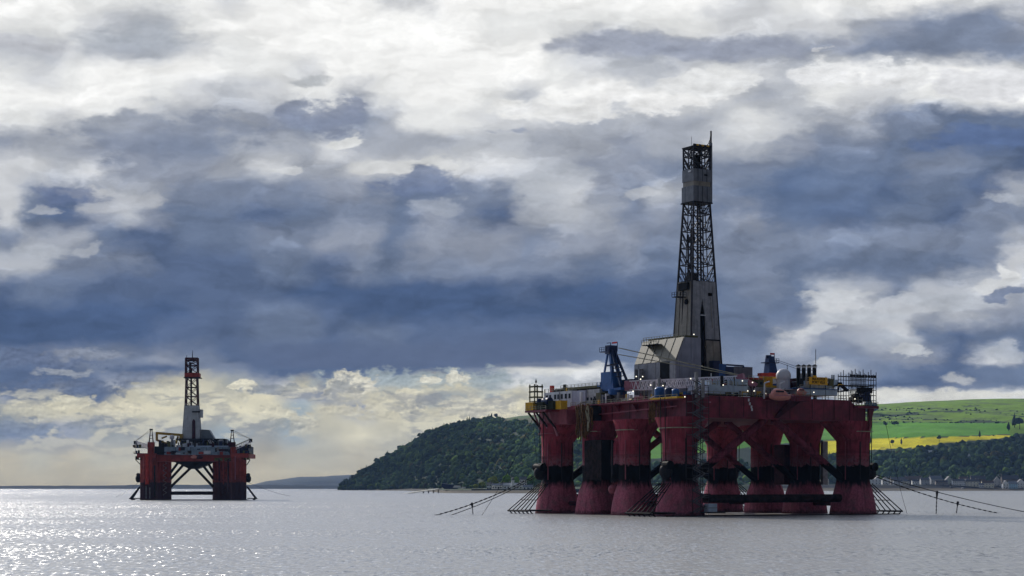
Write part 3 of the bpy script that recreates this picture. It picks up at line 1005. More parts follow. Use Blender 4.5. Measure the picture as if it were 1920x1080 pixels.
def single_tree(name, u, d, h, r, tint, label, conifer=False, seed=0, group=None, z=None):
    x = (u - 960) / F * d
    z = ground(x, d) if z is None else z
    root = empty(name, (x, d, z))
    tag(root, label, 'tree', group)
    rng = random.Random(seed)
    MB().cyl((0, 0, -0.5), (0, 0, h * 0.6), h * 0.035, 7, h * 0.015).build('trunk', BARK, root)
    tp = crown_templates(2, 3, seed + 50, conifer)
    vs_, fs = [], []
    mb = MB()
    k = 5 if not conifer else 1
    for i in range(k):
        w, f = tp[i % 3]
        if conifer:
            rr, c = r, (0, 0, h * 0.56)
            sc = (rr * 1.3, rr * 1.3, h * 0.30)
        else:
            rr = r * rng.uniform(0.5, 0.75)
            a = 6.283 * i / k
            c = (math.cos(a) * r * 0.45, math.sin(a) * r * 0.45, h * rng.uniform(0.48, 0.75)) if i else (0, 0, h * 0.72)
            sc = (rr, rr, rr * 0.9)
        mb.add([(p[0] * sc[0] + c[0], p[1] * sc[1] + c[1], p[2] * sc[2] + c[2]) for p in w], [tuple(q) for q in f])
    nm = 'leaf_' + '_'.join('%02d' % int(t * 100) for t in tint)
    m = MATS.get(nm) or leaf_mat(nm, tint)
    mb.build('crown', m, root)
    return root


BARK = mat('tree_bark', (0.06, 0.045, 0.03), 0.9, var=0.3)


# ------------------------------------------------------------------ houses
def house_mat(nm, c):
    return mat('render_' + nm, c, 0.8, var=0.08, vscale=0.5, streak=0.15)


HM = {'white': house_mat('white', (0.86, 0.86, 0.82)), 'cream': house_mat('cream', (0.80, 0.75, 0.58)), 'grey': house_mat('grey', (0.50, 0.50, 0.49)),
      'blue': house_mat('light_blue', (0.48, 0.70, 0.82)), 'green': house_mat('pale_green', (0.45, 0.50, 0.42)), 'brown': house_mat('brown', (0.13, 0.11, 0.095)),
      'stone': house_mat('stone', (0.30, 0.27, 0.23)), 'slate': mat('slate_roof', (0.050, 0.052, 0.062), 0.6, var=0.3, vscale=1.0), 'bluer': mat('blue_grey_roof', (0.13, 0.15, 0.18), 0.5, var=0.2),
      'tile': mat('brown_tile_roof', (0.085, 0.060, 0.050), 0.7, var=0.3), 'pale': mat('pale_sheet_roof', (0.34, 0.36, 0.38), 0.4, var=0.15)}


def house(u, d, w, dep, eh, rh, wall, roof, label, gable='side', nwin=3, storeys=1, chim=1, rz=0.0, z=None, group='houses along the shore', dormers=0, name='house'):
    x = (u - 960) / F * d
    if d > 3000:
        eh *= 1.2
        rh *= 0.92
    z = ground(x, d) if z is None else z
    root = empty(name, (x, d, z), rz)
    tag(root, label, 'house', group)
    MB().b2((-w / 2, 0, -4), (w / 2, dep, eh)).build('wall', HM[wall], root)
    o = 0.35
    if gable == 'side':      # ridge runs left to right
        MB().prism([(-w / 2, 0.01, eh), (-w / 2, dep, eh), (-w / 2, dep / 2, eh + rh)], (w, 0, 0)).build('gable', HM[wall], root)
        t = 0.25
        rf = MB()
        rf.prism([(-w / 2 - o, -o, eh - 0.1), (-w / 2 - o, dep / 2, eh + rh + 0.15), (-w / 2 - o, dep + o, eh - 0.1), (-w / 2 - o, dep + o, eh + t), (-w / 2 - o, dep / 2, eh + rh + t + 0.35), (-w / 2 - o, -o, eh + t)], (w + 2 * o, 0, 0))
        rfo = rf.build('roof', HM[roof], root)
    else:                    # gable faces the water
        n = 2 if gable == 'double' else 1
        rf = MB()
        gb = MB()
        ww = w / n
        for i in range(n):
            xc = -w / 2 + ww * (i + 0.5)
            hw = ww / 2
            gb.prism([(xc - hw, 0, eh), (xc + hw, 0, eh), (xc, 0, eh + rh)], (0, dep, 0))
            rf.prism([(xc - hw - o, -o, eh - 0.1), (xc, -o, eh + rh + 0.15), (xc + hw + o, -o, eh - 0.1), (xc + hw + o, -o, eh + 0.25), (xc, -o, eh + rh + 0.6), (xc - hw - o, -o, eh + 0.25)], (0, dep + 2 * o, 0))
        gb.build('gable', HM[wall], root)
        rfo = rf.build('roof', HM[roof], root)
    for i in range(chim):
        cx = -w / 2 + 0.6 + (w - 1.2) * (i if chim > 1 else 0.85)
        MB().box((cx, dep / 2, eh + rh + 0.9), (1.1, 1.1, 2.4)).build('chimney', HM['stone'], root)
    for i in range(dormers):
        cx = -w / 2 + w * (i + 0.5) / dormers
        MB().b2((cx - 1.1, 0.3, eh + 0.2), (cx + 1.1, dep * 0.4, eh + 2.3)).build('dormer', HM[wall], root)
    for s in range(storeys):
        for i in range(nwin):
            cx = -w / 2 + w * (i + 0.5) / nwin
            cz = eh * (s + 0.55) / storeys
            f = MB().box((cx, -0.03, cz), (1.9, 0.12, 2.1)).build('window', WHITE if wall != 'white' else HM['stone'], root)
            MB().box((cx, -0.10, cz), (1.5, 0.08, 1.7)).build('pane', GLASS, f)
    MB().box((w * 0.1 + 0.4, -0.05, 1.2), (1.3, 0.16, 2.4)).build('door', NAVY, root)
    return root


def build_shore():
    # left bank: keeper's buildings and trees below the headland
    G2 = 'buildings round the lighthouse'
    D = 2420
    house(917, D, 6.5, 7, 8.0, 1.6, 'white', 'slate', 'narrow white two storey house at the left end of the lighthouse buildings', 'side', 2, 2, 1, group=G2, z=4.2)
    house(932, D + 12, 14, 8, 5.6, 2.2, 'white', 'bluer', 'low white cottage between the narrow white house and the lighthouse', 'side', 4, 1, 2, group=G2, z=4.6)
    house(959, D + 4, 22, 9, 5.2, 3.2, 'white', 'pale', 'long white keepers building standing round the foot of the lighthouse', 'side', 5, 1, 2, group=G2, z=4.8)
    house(981, D + 60, 10, 8, 13.5, 3.0, 'white', 'slate', 'tall white house with a dark slate roof right of the lighthouse', 'side', 3, 3, 1, group=G2, z=5.0)
    house(990, D - 10, 14, 7, 4.0, 2.4, 'white', 'bluer', 'low white shed in front of the tall slate roofed house', 'side', 3, 1, 0, group=G2, z=4.2)
    house(950, D + 40, 12, 8, 6.0, 3.0, 'grey', 'slate', 'grey cottage half hidden behind the keepers building', 'side', 3, 1, 1, group=G2, z=5)
    # lighthouse
    x = (961.5 - 960) / F * (D + 2)
    lh = empty('lighthouse', (x, D + 2, 4.0))
    tag(lh, 'short white lighthouse tower with lantern on the far shore left of the near rig', 'lighthouse')
    MB().cyl((0, 0, 0), (0, 0, 13.2), 2.6, 16, 2.1).build('tower', HM['white'], lh, True)
    MB().cyl((0, 0, 13.2), (0, 0, 13.7), 2.9, 16).build('gallery', HM['white'], lh)
    MB().cyl((0, 0, 13.7), (0, 0, 15.7), 1.4, 12).build('lantern', GLASS, lh)
    MB().cyl((0, 0, 15.7), (0, 0, 17.2), 1.7, 12, 0.2).build('dome', HM['slate'], lh)
    # sea wall
    w = MB()
    pts = [(u, 2368 + 6 * math.sin(u)) for u in range(884, 1130, 12)]
    for a, b in zip(pts, pts[1:]):
        w.beam(((a[0] - 960) / F * a[1], a[1], 3.0), ((b[0] - 960) / F * b[1], b[1], 3.0), 2.0, 5.0)
    tag(w.build('sea_wall', mat('dark_sea_wall_stone', (0.035, 0.036, 0.042), 0.9, var=0.4, vscale=0.6)), 'dark stone sea wall below the white lighthouse buildings', 'wall')
    w = MB()
    pts = [(u, interp(u, T_SHORE) + 92) for u in range(1480, 2080, 20)]
    for a, b in zip(pts, pts[1:]):
        w.beam(((a[0] - 960) / F * a[1], a[1], 8.2), ((b[0] - 960) / F * b[1], b[1], 8.2), 2.5, 6.0)
    tag(w.build('promenade_wall', mat('dark_promenade_stone', (0.028, 0.028, 0.034), 0.9, var=0.4, vscale=0.4)), 'long dark sea wall between the beach and the village houses', 'wall')
    # slipway running down into the water
    sw = MB()
    a, b = (757, 2230), (822, 2420)
    A = Vector(((a[0] - 960) / F * a[1], a[1], -0.3))
    B = Vector(((b[0] - 960) / F * b[1], b[1], 5.6))
    sw.beam(A, B, 7.0, 0.8)
    rt = empty('slipway', (0, 0, 0))
    tag(rt, 'pale concrete slipway sloping into the water left of the beach', 'slipway')
    sw.build('ramp', mat('pale_concrete', (0.48, 0.47, 0.42), 0.8, var=0.15), rt)
    sw = MB()
    for k in (0.55, 0.7, 0.85, 1.0):
        p = A.lerp(B, k)
        sw.b2((p.x - 0.8, p.y - 2, -1.5), (p.x + 0.8, p.y + 2, p.z - 0.35)).build('pier_support', HM['stone'], rt)
        sw = MB()
    # laid-up vessel on the point
    x = (845 - 960) / F * 2440
    v = empty('laid_up_ship', (x, 2440, 4.2), 0.05)
    tag(v, 'dark hulled vessel with white superstructure lying on the point', 'ship')
    MB().prism([(-13, 0, 5.2), (-12, 0, 9.0), (4, 0, 6.6), (11, 0, 5.0), (10, 0, 1.2), (-9, 0, 1.2)], (0, 7, 0)).build('hull', NAVY, v)
    MB().prism([(3, -0.6, 3.0), (5, -0.6, 6.2), (13, -0.6, 6.0), (15, -0.6, 3.0)], (0, 6, 0)).build('superstructure', HM['white'], v)
    MB().b2((15.5, 0, 2.0), (21, 5, 4.2)).build('deckhouse', HM['white'], v)
    MB().beam((-12, 2, 9.2), (4, 2, 6.9), 0.4).build('rail', WHITE, v)
    MB().cyl((-6, 3, 8), (-6, 3, 10.5), 0.2, 6).build('mast', DARK, v)
    # trees by the lighthouse
    lg = 'trees among the lighthouse buildings'
    br, yg, md = (0.10, 0.20, 0.02), (0.17, 0.20, 0.03), (0.05, 0.10, 0.025)
    for i, (u, d, h, r, c, lb) in enumerate([
            (925, 2500, 19, 8.5, yg, 'broad yellow green tree rising behind the low white cottage'),
            (904, 2470, 13, 5.0, yg, 'small yellow green tree left of the narrow white house'),
            (951, 2500, 23, 7.0, br, 'bright green tree behind the left of the lighthouse tower'),
            (969, 2500, 22, 6.0, br, 'bright green tree between the lighthouse and the tall slate roofed house'),
            (999, 2520, 22, 8.5, br, 'bright green tree behind the right end of the white houses'),
            (1012, 2480, 18, 7.0, md, 'dark green tree seen beside the first column of the near rig'),
            (893, 2480, 8, 4.5, yg, 'low yellow green bush at the left end of the sea wall')]):
        single_tree('broadleaf_tree', u, d, h, r, c, lb, seed=i, group=lg, z=4.0)
    # right bank village
    V = 3860
    vg = 'houses along the shore'
    H_ = lambda u, dd, w, dep, eh, rh, wl, rf, lb, *a, **k: house(u, V + dd, w, dep, eh, rh, wl, rf, lb, *a, **k)
    H_(1547, 0, 17, 14, 9, 8, 'cream', 'slate', 'cream gabled house seen between the last two columns of the near rig', 'front', 3, 2, 1)
    H_(1525, 10, 14, 12, 5, 5, 'grey', 'slate', 'low grey house left of the cream gabled house', 'side', 3, 1, 1)
    H_(1640, 0, 30, 16, 8.5, 9, 'white', 'slate', 'white house with two front gables nearest the rig mooring rack', 'double', 4, 2, 1)
    H_(1662, 12, 18, 14, 8, 7, 'white', 'slate', 'grey roofed white house right of the double gabled house', 'front', 3, 2, 1)
    H_(1686, 60, 36, 18, 9, 6, 'stone', 'slate', 'long stone terrace with dark slate roof behind the mooring chains', 'side', 7, 1, 3)
    H_(1713, 62, 34, 18, 10, 7, 'brown', 'tile', 'large brown house with tall tiled roof behind the waterfront', 'side', 6, 1, 3)
    H_(1684, -6, 20, 10, 5.5, 3.5, 'white', 'slate', 'low pale cottage in front of the long stone terrace', 'side', 4, 1, 1)
    H_(1735, 2, 19, 14, 8.0, 5, 'grey', 'slate', 'square pale grey house right of the large brown house', 'side', 3, 2, 2)
    H_(1757, 40, 28, 16, 9, 9, 'grey', 'bluer', 'house with steep blue grey roof and tall chimneys', 'side', 4, 1, 2, rz=0.25)
    H_(1766, -4, 26, 10, 5.0, 4.0, 'stone', 'slate', 'long dark low shed with small white windows', 'side', 6, 1, 0)
    H_(1780, 14, 15, 16, 8, 8.5, 'green', 'slate', 'pale green house with one tall gable facing the water', 'front', 2, 2, 1)
    H_(1798, 2, 27, 14, 8.0, 5, 'white', 'slate', 'white terraced houses right of the pale green gable', 'side', 6, 2, 3)
    H_(1824, 2, 29, 14, 9.0, 5.5, 'cream', 'slate', 'cream two storey house with four bays of dark windows', 'side', 4, 2, 2)
    H_(1853, 0, 26, 14, 8.5, 6, 'cream', 'tile', 'cream two storey house with brown tiled roof', 'side', 4, 2, 2)
    H_(1870, 24, 16, 18, 9, 10, 'grey', 'slate', 'tall grey gable between the cream house and the blue house', 'front', 2, 2, 1, rz=-0.2)
    H_(1886, 0, 13, 14, 8.5, 8, 'white', 'slate', 'narrow white house with pointed gable left of the blue house', 'front', 2, 2, 1)
    H_(1900, 4, 19, 14, 8.5, 5, 'blue', 'bluer', 'light blue two storey house near the right edge of the photo', 'side', 4, 2, 1)
    H_(1915, 10, 18, 16, 9.5, 9, 'white', 'slate', 'white gabled house at the right edge of the photo', 'front', 3, 2, 1)
    H_(1835, 70, 32, 16, 10, 8, 'brown', 'slate', 'dark brown row of roofs behind the cream two storey houses', 'side', 5, 1, 3)
    H_(1895, 72, 38, 16, 10, 9, 'brown', 'slate', 'long dark roof behind the light blue house', 'side', 6, 1, 3)
    H_(1700, -8, 13, 9, 5.5, 3.5, 'cream', 'slate', 'small cream cottage right of the low pale cottage under the chains', 'side', 2, 1, 1)
    H_(1717, -6, 15, 9, 5.5, 4, 'white', 'slate', 'small white cottage in front of the large brown house', 'side', 3, 1, 1)
    H_(1811, 6, 9, 12, 7, 6, 'white', 'slate', 'narrow white gable between the white terrace and the four bay cream house', 'front', 1, 2, 1)
    H_(1840, -4, 9, 9, 5.5, 4, 'white', 'bluer', 'tiny white house between the two cream two storey houses', 'side', 2, 1, 0)
    H_(1808, 60, 20, 14, 9, 7, 'stone', 'tile', 'stone house with brown roof behind the white terrace', 'side', 3, 1, 2)
    house(1740, 4360, 34, 16, 8, 6, 'grey', 'pale', 'grey barn with pale sheet roof alone in the wood above the village', 'side', 3, 1, 0, rz=0.12)
    house(1758, 4375, 22, 12, 6, 5, 'brown', 'slate', 'dark low outbuilding beside the barn in the wood', 'side', 2, 1, 0, rz=0.12)
    house(1817, 4330, 5, 6, 12, 3, 'white', 'slate', 'small white gable end showing between the dark trees', 'front', 1, 2, 0)
    # parked cars on the front
    for i, (u, c, lb) in enumerate([(1706, WHITE, 'white van parked on the front below the large brown house'), (1783, STEEL, 'silver car parked below the pale green gabled house'),
                                    (1806, WHITE, 'white car parked before the white terrace'), (1540, WHITE, 'white car parked beside the cream gabled house near the rig')]):
        d = V - 30
        x = (u - 960) / F * d
        r_ = empty('parked_car', (x, d, ground(x, d) + 0.2))
        tag(r_, lb, 'car', 'vehicles parked along the sea front')
        s = 1.6
        MB().prism([(-2.3 * s, 0, 0.35 * s), (-2.3 * s, 0, 1.0 * s), (-1.2 * s, 0, 1.1 * s), (-0.7 * s, 0, 1.6 * s), (1.2 * s, 0, 1.6 * s), (1.7 * s, 0, 1.05 * s), (2.3 * s, 0, 0.95 * s), (2.3 * s, 0, 0.35 * s)], (0, 1.8 * s, 0)).build('body', c, r_)
        for kx in (-1.4, 1.4):
            MB().cyl((kx * s, -0.05, 0.35 * s), (kx * s, 0.3, 0.35 * s), 0.35 * s, 10).build('wheel', BLK, r_)
    # trees that stand out singly
    dk, cf = (0.025, 0.045, 0.02), (0.016, 0.03, 0.016)
    for i, (u, d, h, r, c, con, lb) in enumerate([
            (1902, 4900, 40, 9, cf, True, 'tallest dark conifer at the right edge above the wood'),
            (1912, 4880, 36, 12, cf, False, 'broad dark tree just right of the tallest conifer'),
            (1891, 4860, 26, 7, cf, True, 'slim dark conifer just left of the tallest one'),
            (1837, 4700, 20, 4, cf, True, 'pointed conifer breaking into the yellow field on the right'),
            (1761, 4620, 19, 6, dk, False, 'round dark tree at the yellow field above the barn'),
            (1690, 4560, 19, 4, cf, True, 'small conifer at the lower edge of the yellow field, left part'),
            (1674, 4540, 15, 6, dk, False, 'low round tree at the field edge nearest the rig'),
            (1632, 4560, 24, 4, cf, True, 'thin dark conifer at the yellow field beside the last rig column'),
            (1541, 4500, 20, 6, dk, False, 'small tree in the yellow field seen between two rig columns'),
            (1660, 4950, 12, 6, dk, False, 'left one of the hedgerow trees above the yellow field'),
            (1677, 4960, 12, 7, dk, False, 'middle one of the hedgerow trees above the yellow field'),
            (1683, 4970, 10, 5, dk, False, 'right one of the hedgerow trees above the yellow field'),
            (1635, 5300, 26, 22, dk, False, 'broad dark clump of trees on the green field beside the rig platform'),
            (1630, 5500, 26, 14, dk, False, 'dark tree behind the broad clump on the green field')]):
        single_tree('conifer_tree' if con else 'broadleaf_tree', u, d, h, r, c, lb, conifer=con, seed=20 + i, group='trees standing out along the fields')
    for i, (u, s) in enumerate([(662, 4560), (673, 4600), (705, 4700), (726, 4770), (749, 4850), (786, 4880), (861, 5010), (930, 5150)]):
        names = ['leaning tree at the very tip of the headland', 'second skyline tree up from the tip of the headland', 'third skyline tree climbing the headland ridge', 'fourth skyline tree climbing the headland ridge',
                 'fifth skyline tree on the steep part of the headland', 'skyline tree where the headland ridge levels', 'tall skyline tree on the level headland top', 'lone round tree on the crest near the moor']
        single_tree('broadleaf_tree', u, s, 17 + (i % 3) * 3, 6, dk, names[i], seed=60 + i, group='trees on the headland skyline')


build_haze()
build_water()
build_far_ridges()
build_land()
plant_woods()
build_shore()

# ------------------------------------------------------------------ rig helpers
class Frame:
    """local axes of a moored rig: turns a bearing on a known deck plane into local metres"""
    def __init__(s, cx, cy_, deg):
        s.cx, s.cy, s.a = cx, cy_, rad(deg)
        s.c, s.s = math.cos(s.a), math.sin(s.a)

    def onY(s, px, py, Y):
        k = (px - 960) / F
        d = (Y - s.s * s.cx + s.c * s.cy) / (s.c - s.s * k)
        X = s.c * (k * d - s.cx) + s.s * (d - s.cy)
        return Vector((X, Y, HC + (HY - py) * d / F))

    def onX(s, px, py, X):
        k = (px - 960) / F
        d = (X + s.c * s.cx + s.s * s.cy) / (s.c * k + s.s)
        Y = -s.s * (k * d - s.cx) + s.c * (d - s.cy)
        return Vector((X, Y, HC + (HY - py) * d / F))

    def world(s, p):
        return Vector((s.cx + s.c * p[0] - s.s * p[1], s.cy + s.s * p[0] + s.c * p[1], p[2]))

    def from_world(s, p):
        dx, dy = p[0] - s.cx, p[1] - s.cy
        return Vector((s.c * dx + s.s * dy, -s.s * dx + s.c * dy, p[2]))


def ring(cx, cy_, z, rx, ry, n, k=24):
    out = []
    for i in range(k):
        t = 2 * math.pi * (i + 0.5) / k
        c, s_ = math.cos(t), math.sin(t)
        out.append((cx + rx * math.copysign(abs(c) ** (2 / n), c), cy_ + ry * math.copysign(abs(s_) ** (2 / n), s_), z))
    return out


def railing(parent, a, b, h=1.2, step=2.5, m=None, name='railing'):
    a, b = Vector(a), Vector(b)
    mb = MB()
    n = max(1, int((b - a).length / step))
    for i in range(n + 1):
        p = a.lerp(b, i / n)
        mb.beam(p, p + Vector((0, 0, h)), 0.12)
    for k in (0.5, 1.0):
        mb.beam(a + Vector((0, 0, h * k)), b + Vector((0, 0, h * k)), 0.10)
    return mb.build(name, m or RAIL, parent)


def truss_boom(parent, a, b, w0, w1, m, m2, lace_n, name='boom', t=0.32):
    """four-chord lattice boom; chords and lacing are sub-parts"""
    a, b = Vector(a), Vector(b)
    d = (b - a).normalized()
    side = d.cross(Vector((0, 0, 1))).normalized()
    up = side.cross(d).normalized()
    def pt(t_, i, j):
        w = w0 + (w1 - w0) * t_
        return a.lerp(b, t_) + side * (i * w / 2) + up * (j * w / 2)
    root = MB().box(tuple(a), (1.2, 1.2, 1.2)).build(name, m2, parent)
    for i in (-1, 1):
        for j in (-1, 1):
            MB().beam(pt(0, i, j), pt(1, i, j), t).build('chord', m if j > 0 else STEELW, root)
    lc = None
    for k in range(lace_n):
        t0, t1 = k / lace_n, (k + 1) / lace_n
        mb = MB()
        for i in (-1, 1):
            tm = (t0 + t1) / 2
            mb.beam(pt(t0, i, -1), pt(tm, i, 1), t * 0.6).beam(pt(tm, i, 1), pt(t1, i, -1), t * 0.6)
        for j in (-1, 1):
            mb.beam(pt(t0, -1, j), pt(t1, 1, j), t * 0.5)
        mb.build('lacing', STEELW, root)
    return root


STEELW = mat('white_boom_steel', (0.78, 0.76, 0.82), 0.45, var=0.2, rust=0.25)


def lattice_tower(parent, base, top, hx0, hy0, hx1, hy1, levels, m, leg_t=0.55, br_t=0.26, sub=2):
    """four legs, girts at every level and crossed bracing on the four faces, each its own object"""
    (bx, by, z0), z1 = base, top
    def P(t, i, j):
        return Vector((bx + (hx0 + (hx1 - hx0) * t) * i, by + (hy0 + (hy1 - hy0) * t) * j, z0 + (z1 - z0) * t))
    for i, j in ((-1, -1), (1, -1), (1, 1), (-1, 1)):
        MB().beam(P(0, i, j), P(1, i, j), leg_t).build('derrick_leg', m, parent)
    faces = (((-1, -1), (1, -1)), ((1, -1), (1, 1)), ((1, 1), (-1, 1)), ((-1, 1), (-1, -1)))
    for k in range(len(levels) - 1):
        t0, t1 = levels[k], levels[k + 1]
        tm = (t0 + t1) / 2
        for (a, b) in faces:
            MB().beam(P(t0, *a), P(t0, *b), br_t * 1.15).build('girt', m, parent)
            mid0 = P(t0, *a).lerp(P(t0, *b), 0.5)
            mid1 = P(t1, *a).lerp(P(t1, *b), 0.5)
            if sub == 2:
                MB().beam(mid0, P(t1, *a), br_t).build('diagonal_brace', m, parent)
                MB().beam(mid0, P(t1, *b), br_t).build('diagonal_brace', m, parent)
                MB().beam(mid0, mid1, br_t * 0.9).build('upright', m, parent)
                MB().beam(P(tm, *a), P(tm, *b), br_t * 0.6).build('girt', m, parent)
                q0, q1 = P(t0, *a).lerp(P(t0, *b), 0.25), P(t0, *a).lerp(P(t0, *b), 0.75)
                e0, e1 = P(tm, *a), P(tm, *b)
                MB().beam(q0, e0, br_t * 0.6).build('knee_brace', m, parent)
                MB().beam(q1, e1, br_t * 0.6).build('knee_brace', m, parent)
            else:
                MB().beam(P(t0, *a), P(t1, *b), br_t).build('diagonal_brace', m, parent)
                MB().beam(P(t0, *b), P(t1, *a), br_t).build('diagonal_brace', m, parent)
    for (a, b) in faces:
        MB().beam(P(1, *a), P(1, *b), br_t * 1.2).build('girt', m, parent)
    return P


def flare_stack_rack(parent, cx, cy_, sx, zt, reach, halfw, tname='anchor_rack', m=None, r=0.17):
    """slanting tubular rack that holds an anchor clear of the column"""
    m = m or BLK
    root = MB().cyl((cx + sx * reach, cy_ - halfw, 0.9), (cx + sx * reach, cy_ + halfw, 0.9), r * 1.6, 8).build(tname, m, parent)
    n = 6
    x0 = cx + sx * 5.0
    for i in range(n):
        f = i / (n - 1)
        y = cy_ - halfw + 2 * halfw * f
        ytop = cy_ + (y - cy_) * 0.45
        MB().cyl((x0 + sx * 0.2, ytop, zt), (cx + sx * reach, y, 0.9), r, 6).build('slanting_tube', m, root)
        MB().path([(cx + sx * 6.2, y, 1.0), (cx + sx * (reach - 0.5), y, 0.9), (cx + sx * (reach - 2.2), y, -0.6)], r * 1.1, 6).build('foot_hook', m, root)
    for k in (0.3, 0.6):
        z = zt + (0.9 - zt) * k
        x = x0 + (cx + sx * reach - x0) * k
        hw = halfw * (0.45 + 0.55 * k)
        MB().cyl((x, cy_ - hw, z), (x, cy_ + hw, z), r * 0.8, 6).build('rung', m, root)
    MB().cyl((cx + sx * 6.2, cy_ - halfw, 1.0), (cx + sx * 6.2, cy_ + halfw, 1.0), r * 1.3, 6).build('inner_bar', m, root)
    return root


# ------------------------------------------------------------------ near rig
FR = Frame(58.95, 544.3, 31.7)


def near_rig():
    fr = FR
    rig = empty('drilling_rig', (fr.cx, fr.cy, 0), fr.a)
    tag(rig, 'huge near red drilling rig on eight columns with tall grey derrick and yellow sign', 'oil rig')
    XS = 32.85
    YS = [-31.75, -9.75, 9.25, 31.75]
    rows = {}
    for sx in (-1, 1):
        for k, y in enumerate(YS):
            r = 4.8 if k in (0, 3) else 4.55
            inx = -sx * (1.9 if k in (0, 3) else 1.2)
            iny = 1.3 if k == 0 else (-1.3 if k == 3 else 0)
            g = 1.9 if k in (0, 3) else 1.7
            cx = sx * XS
            rings = []
            for (z, rr, n, f) in ((-14, 7.6, 5, 0), (-2, 6.15, 4.5, 0), (0.4, 5.95, 4.2, 0), (3.5, 5.72, 3.6, 0), (6.5, 5.35, 3.0, 0), (9.2, r + 0.1, 2.5, 0), (10.4, r, 2.3, 0), (17.6, r, 2.3, 0), (17.9, r + 0.12, 2.3, 0), (18.2, r, 2.3, 0), (22.2, r, 2.4, 0),
                                  (24.4, r + g * 0.38, 2.8, 0.38), (28.14, r + g, 4, 1.0)):
                rings.append(ring(cx + inx * f, y + iny * f, z, rr, rr, n))
            o = MB().loft(rings).build('column', COLM, rig, smooth=True)
            rows[(sx, k)] = (cx, y, r)
            # walkway ring, fairlead, pipes on the column
            MB().loft([ring(cx, y, 24.9, r + 0.75, r + 0.75, 2.5), ring(cx, y, 25.15, r + 0.75, r + 0.75, 2.5)]).build('ring_walkway', RAIL if (sx, k) != (-1, 3) else REDF, o)
            for a in (0.3, 2.0, 3.5, 4.4, 5.3):
                px_, py_ = cx + (r + 0.22) * math.cos(a), y + (r + 0.22) * math.sin(a)
                MB().cyl((px_, py_, 10.5), (px_, py_, 22.0), 0.16, 6).build('standpipe', REDF if a < 4 else DARK, o)
            if k in (0, 3):
                fl = MB().ball((cx + sx * (r + 1.0), y + (-1.2 if k == 0 else 1.2), 12.7), 1.9, 12, 8, 1.25).build('fairlead', DARK, rig, True)
                MB().cyl((cx + sx * (r + 1.1), y + (-3.4 if k == 0 else -1.0), 14.4), (cx + sx * (r + 1.1), y + (-0.8 if k == 0 else 3.4), 14.4), 1.3, 12).build('fairlead_wheel', BLK, fl)
                MB().beam((cx + sx * r, y, 15.6), (cx + sx * (r + 2.0), y, 15.0), 0.7).build('fairlead_bracket', DARK, fl)
                flare_stack_rack(rig, cx, y, sx, 9.3, 14.6, 6.0)
            # wires from the winch down to the fairlead
            if k in (0, 3):
                for dy in (-1.5, 0.6):
                    MB().cyl((cx + sx * (r + 1.2), y + dy, 14.0), (cx + sx * (r + 1.6), y + dy, 33.5), 0.13, 5).build('chain_run', DARK, rig)
    # transverse bracing between the two rows
    for k, y in enumerate(YS):
        yo = y
        hr = 1.25 if k in (0, 3) else 1.0
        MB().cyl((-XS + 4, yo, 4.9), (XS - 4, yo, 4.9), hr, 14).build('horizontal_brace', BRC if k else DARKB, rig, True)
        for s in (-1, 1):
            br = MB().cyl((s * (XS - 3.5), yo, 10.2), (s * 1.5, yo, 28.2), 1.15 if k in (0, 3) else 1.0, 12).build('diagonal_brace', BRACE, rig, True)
    for sx in (-1, 1):
        for k in range(3):
            a, b = YS[k], YS[k + 1]
            if k != 1:
                MB().cyl((sx * XS * 0.97, a + 4, 3.2), (sx * XS * 0.97, b - 4, 3.2), 0.7, 10).build('longitudinal_brace', BRC, rig, True)
    # pontoon tops just awash
    for sx in (-1, 1):
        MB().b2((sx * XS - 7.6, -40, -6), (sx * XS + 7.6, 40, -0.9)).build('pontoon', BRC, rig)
    MB().b2((-43, -39.4, -0.12), (45, -38.9, 0.28)).build('waterline_fender_shade', BLK, rig)  # black strip: dark fendering, with shadow and reflection at the water put in

    # deck box: sheer slightly lower at the far end, cut down at the right corner
    zt, zf, zb = 34.3, 32.9, 28.1
    mb = MB()
    prof = [(-34, zb), (34, zb), (34, 31.9), (31.2, 31.9), (27.5, zt), (-34, zt)]
    n = len(prof)
    A = [(x, -36.0, z) for x, z in prof]
    B = [(x, 36.0, z if z < 32.5 else zf) for x, z in prof]
    mb.add(A + B, [tuple(range(n)), tuple(range(n, 2 * n))[::-1]] + [(i, (i + 1) % n, n + (i + 1) % n, n + i) for i in range(n)])
    hullbox = mb.build('deck_box', RED, rig)
    # plate seams and frames, proud of the plating
    for x in (-30.5, -22, -13.2, -4.5, 4.2, 12.8, 21.4, 27.4):
        MB().b2((x - 0.11, -36.10, zb + 0.1), (x + 0.11, -35.98, 34.2 if x < 27 else 33.9)).build('plate_seam', BRC, hullbox)
    for y in (-27, -18, -9, 0, 9, 18, 27):
        MB().b2((-34.1, y - 0.11, zb + 0.1), (-33.98, y + 0.11, 32.8)).build('plate_seam', BRC, hullbox)
    MB().b2((-34.25, -36.25, zb - 0.12), (34.2, -35.9, zb + 0.25)).build('lower_flange', RED, hullbox)
    MB().b2((-34.3, -36.2, zb - 0.12), (-33.9, 36.2, zb + 0.25)).build('lower_flange', RED, hullbox)
    # left face: two stepped boxes, pale rubbing pipe under the deck edge, brackets
    MB().b2((-37.2, 20.0, zb - 0.4), (-34.02, 35.5, 32.2)).build('sponson', REDF, rig)
    MB().beam((-35.0, -34, 33.6), (-35.0, 19, 32.7), 0.7, 0.45).build('deck_edge_pipe', REDF, rig)
    MB().beam((-34.9, -33, 31.2), (-34.9, 6, 30.2), 0.28).build('deck_edge_pipe', REDF, rig)
    for y in (-30, -24, -13, -4, 3, 14):
        MB().prism([(-34.02, y, 32.6), (-36.0, y, 32.6), (-34.02, y, 30.2)], (0, 0.35, 0)).build('bracket', RED, rig)
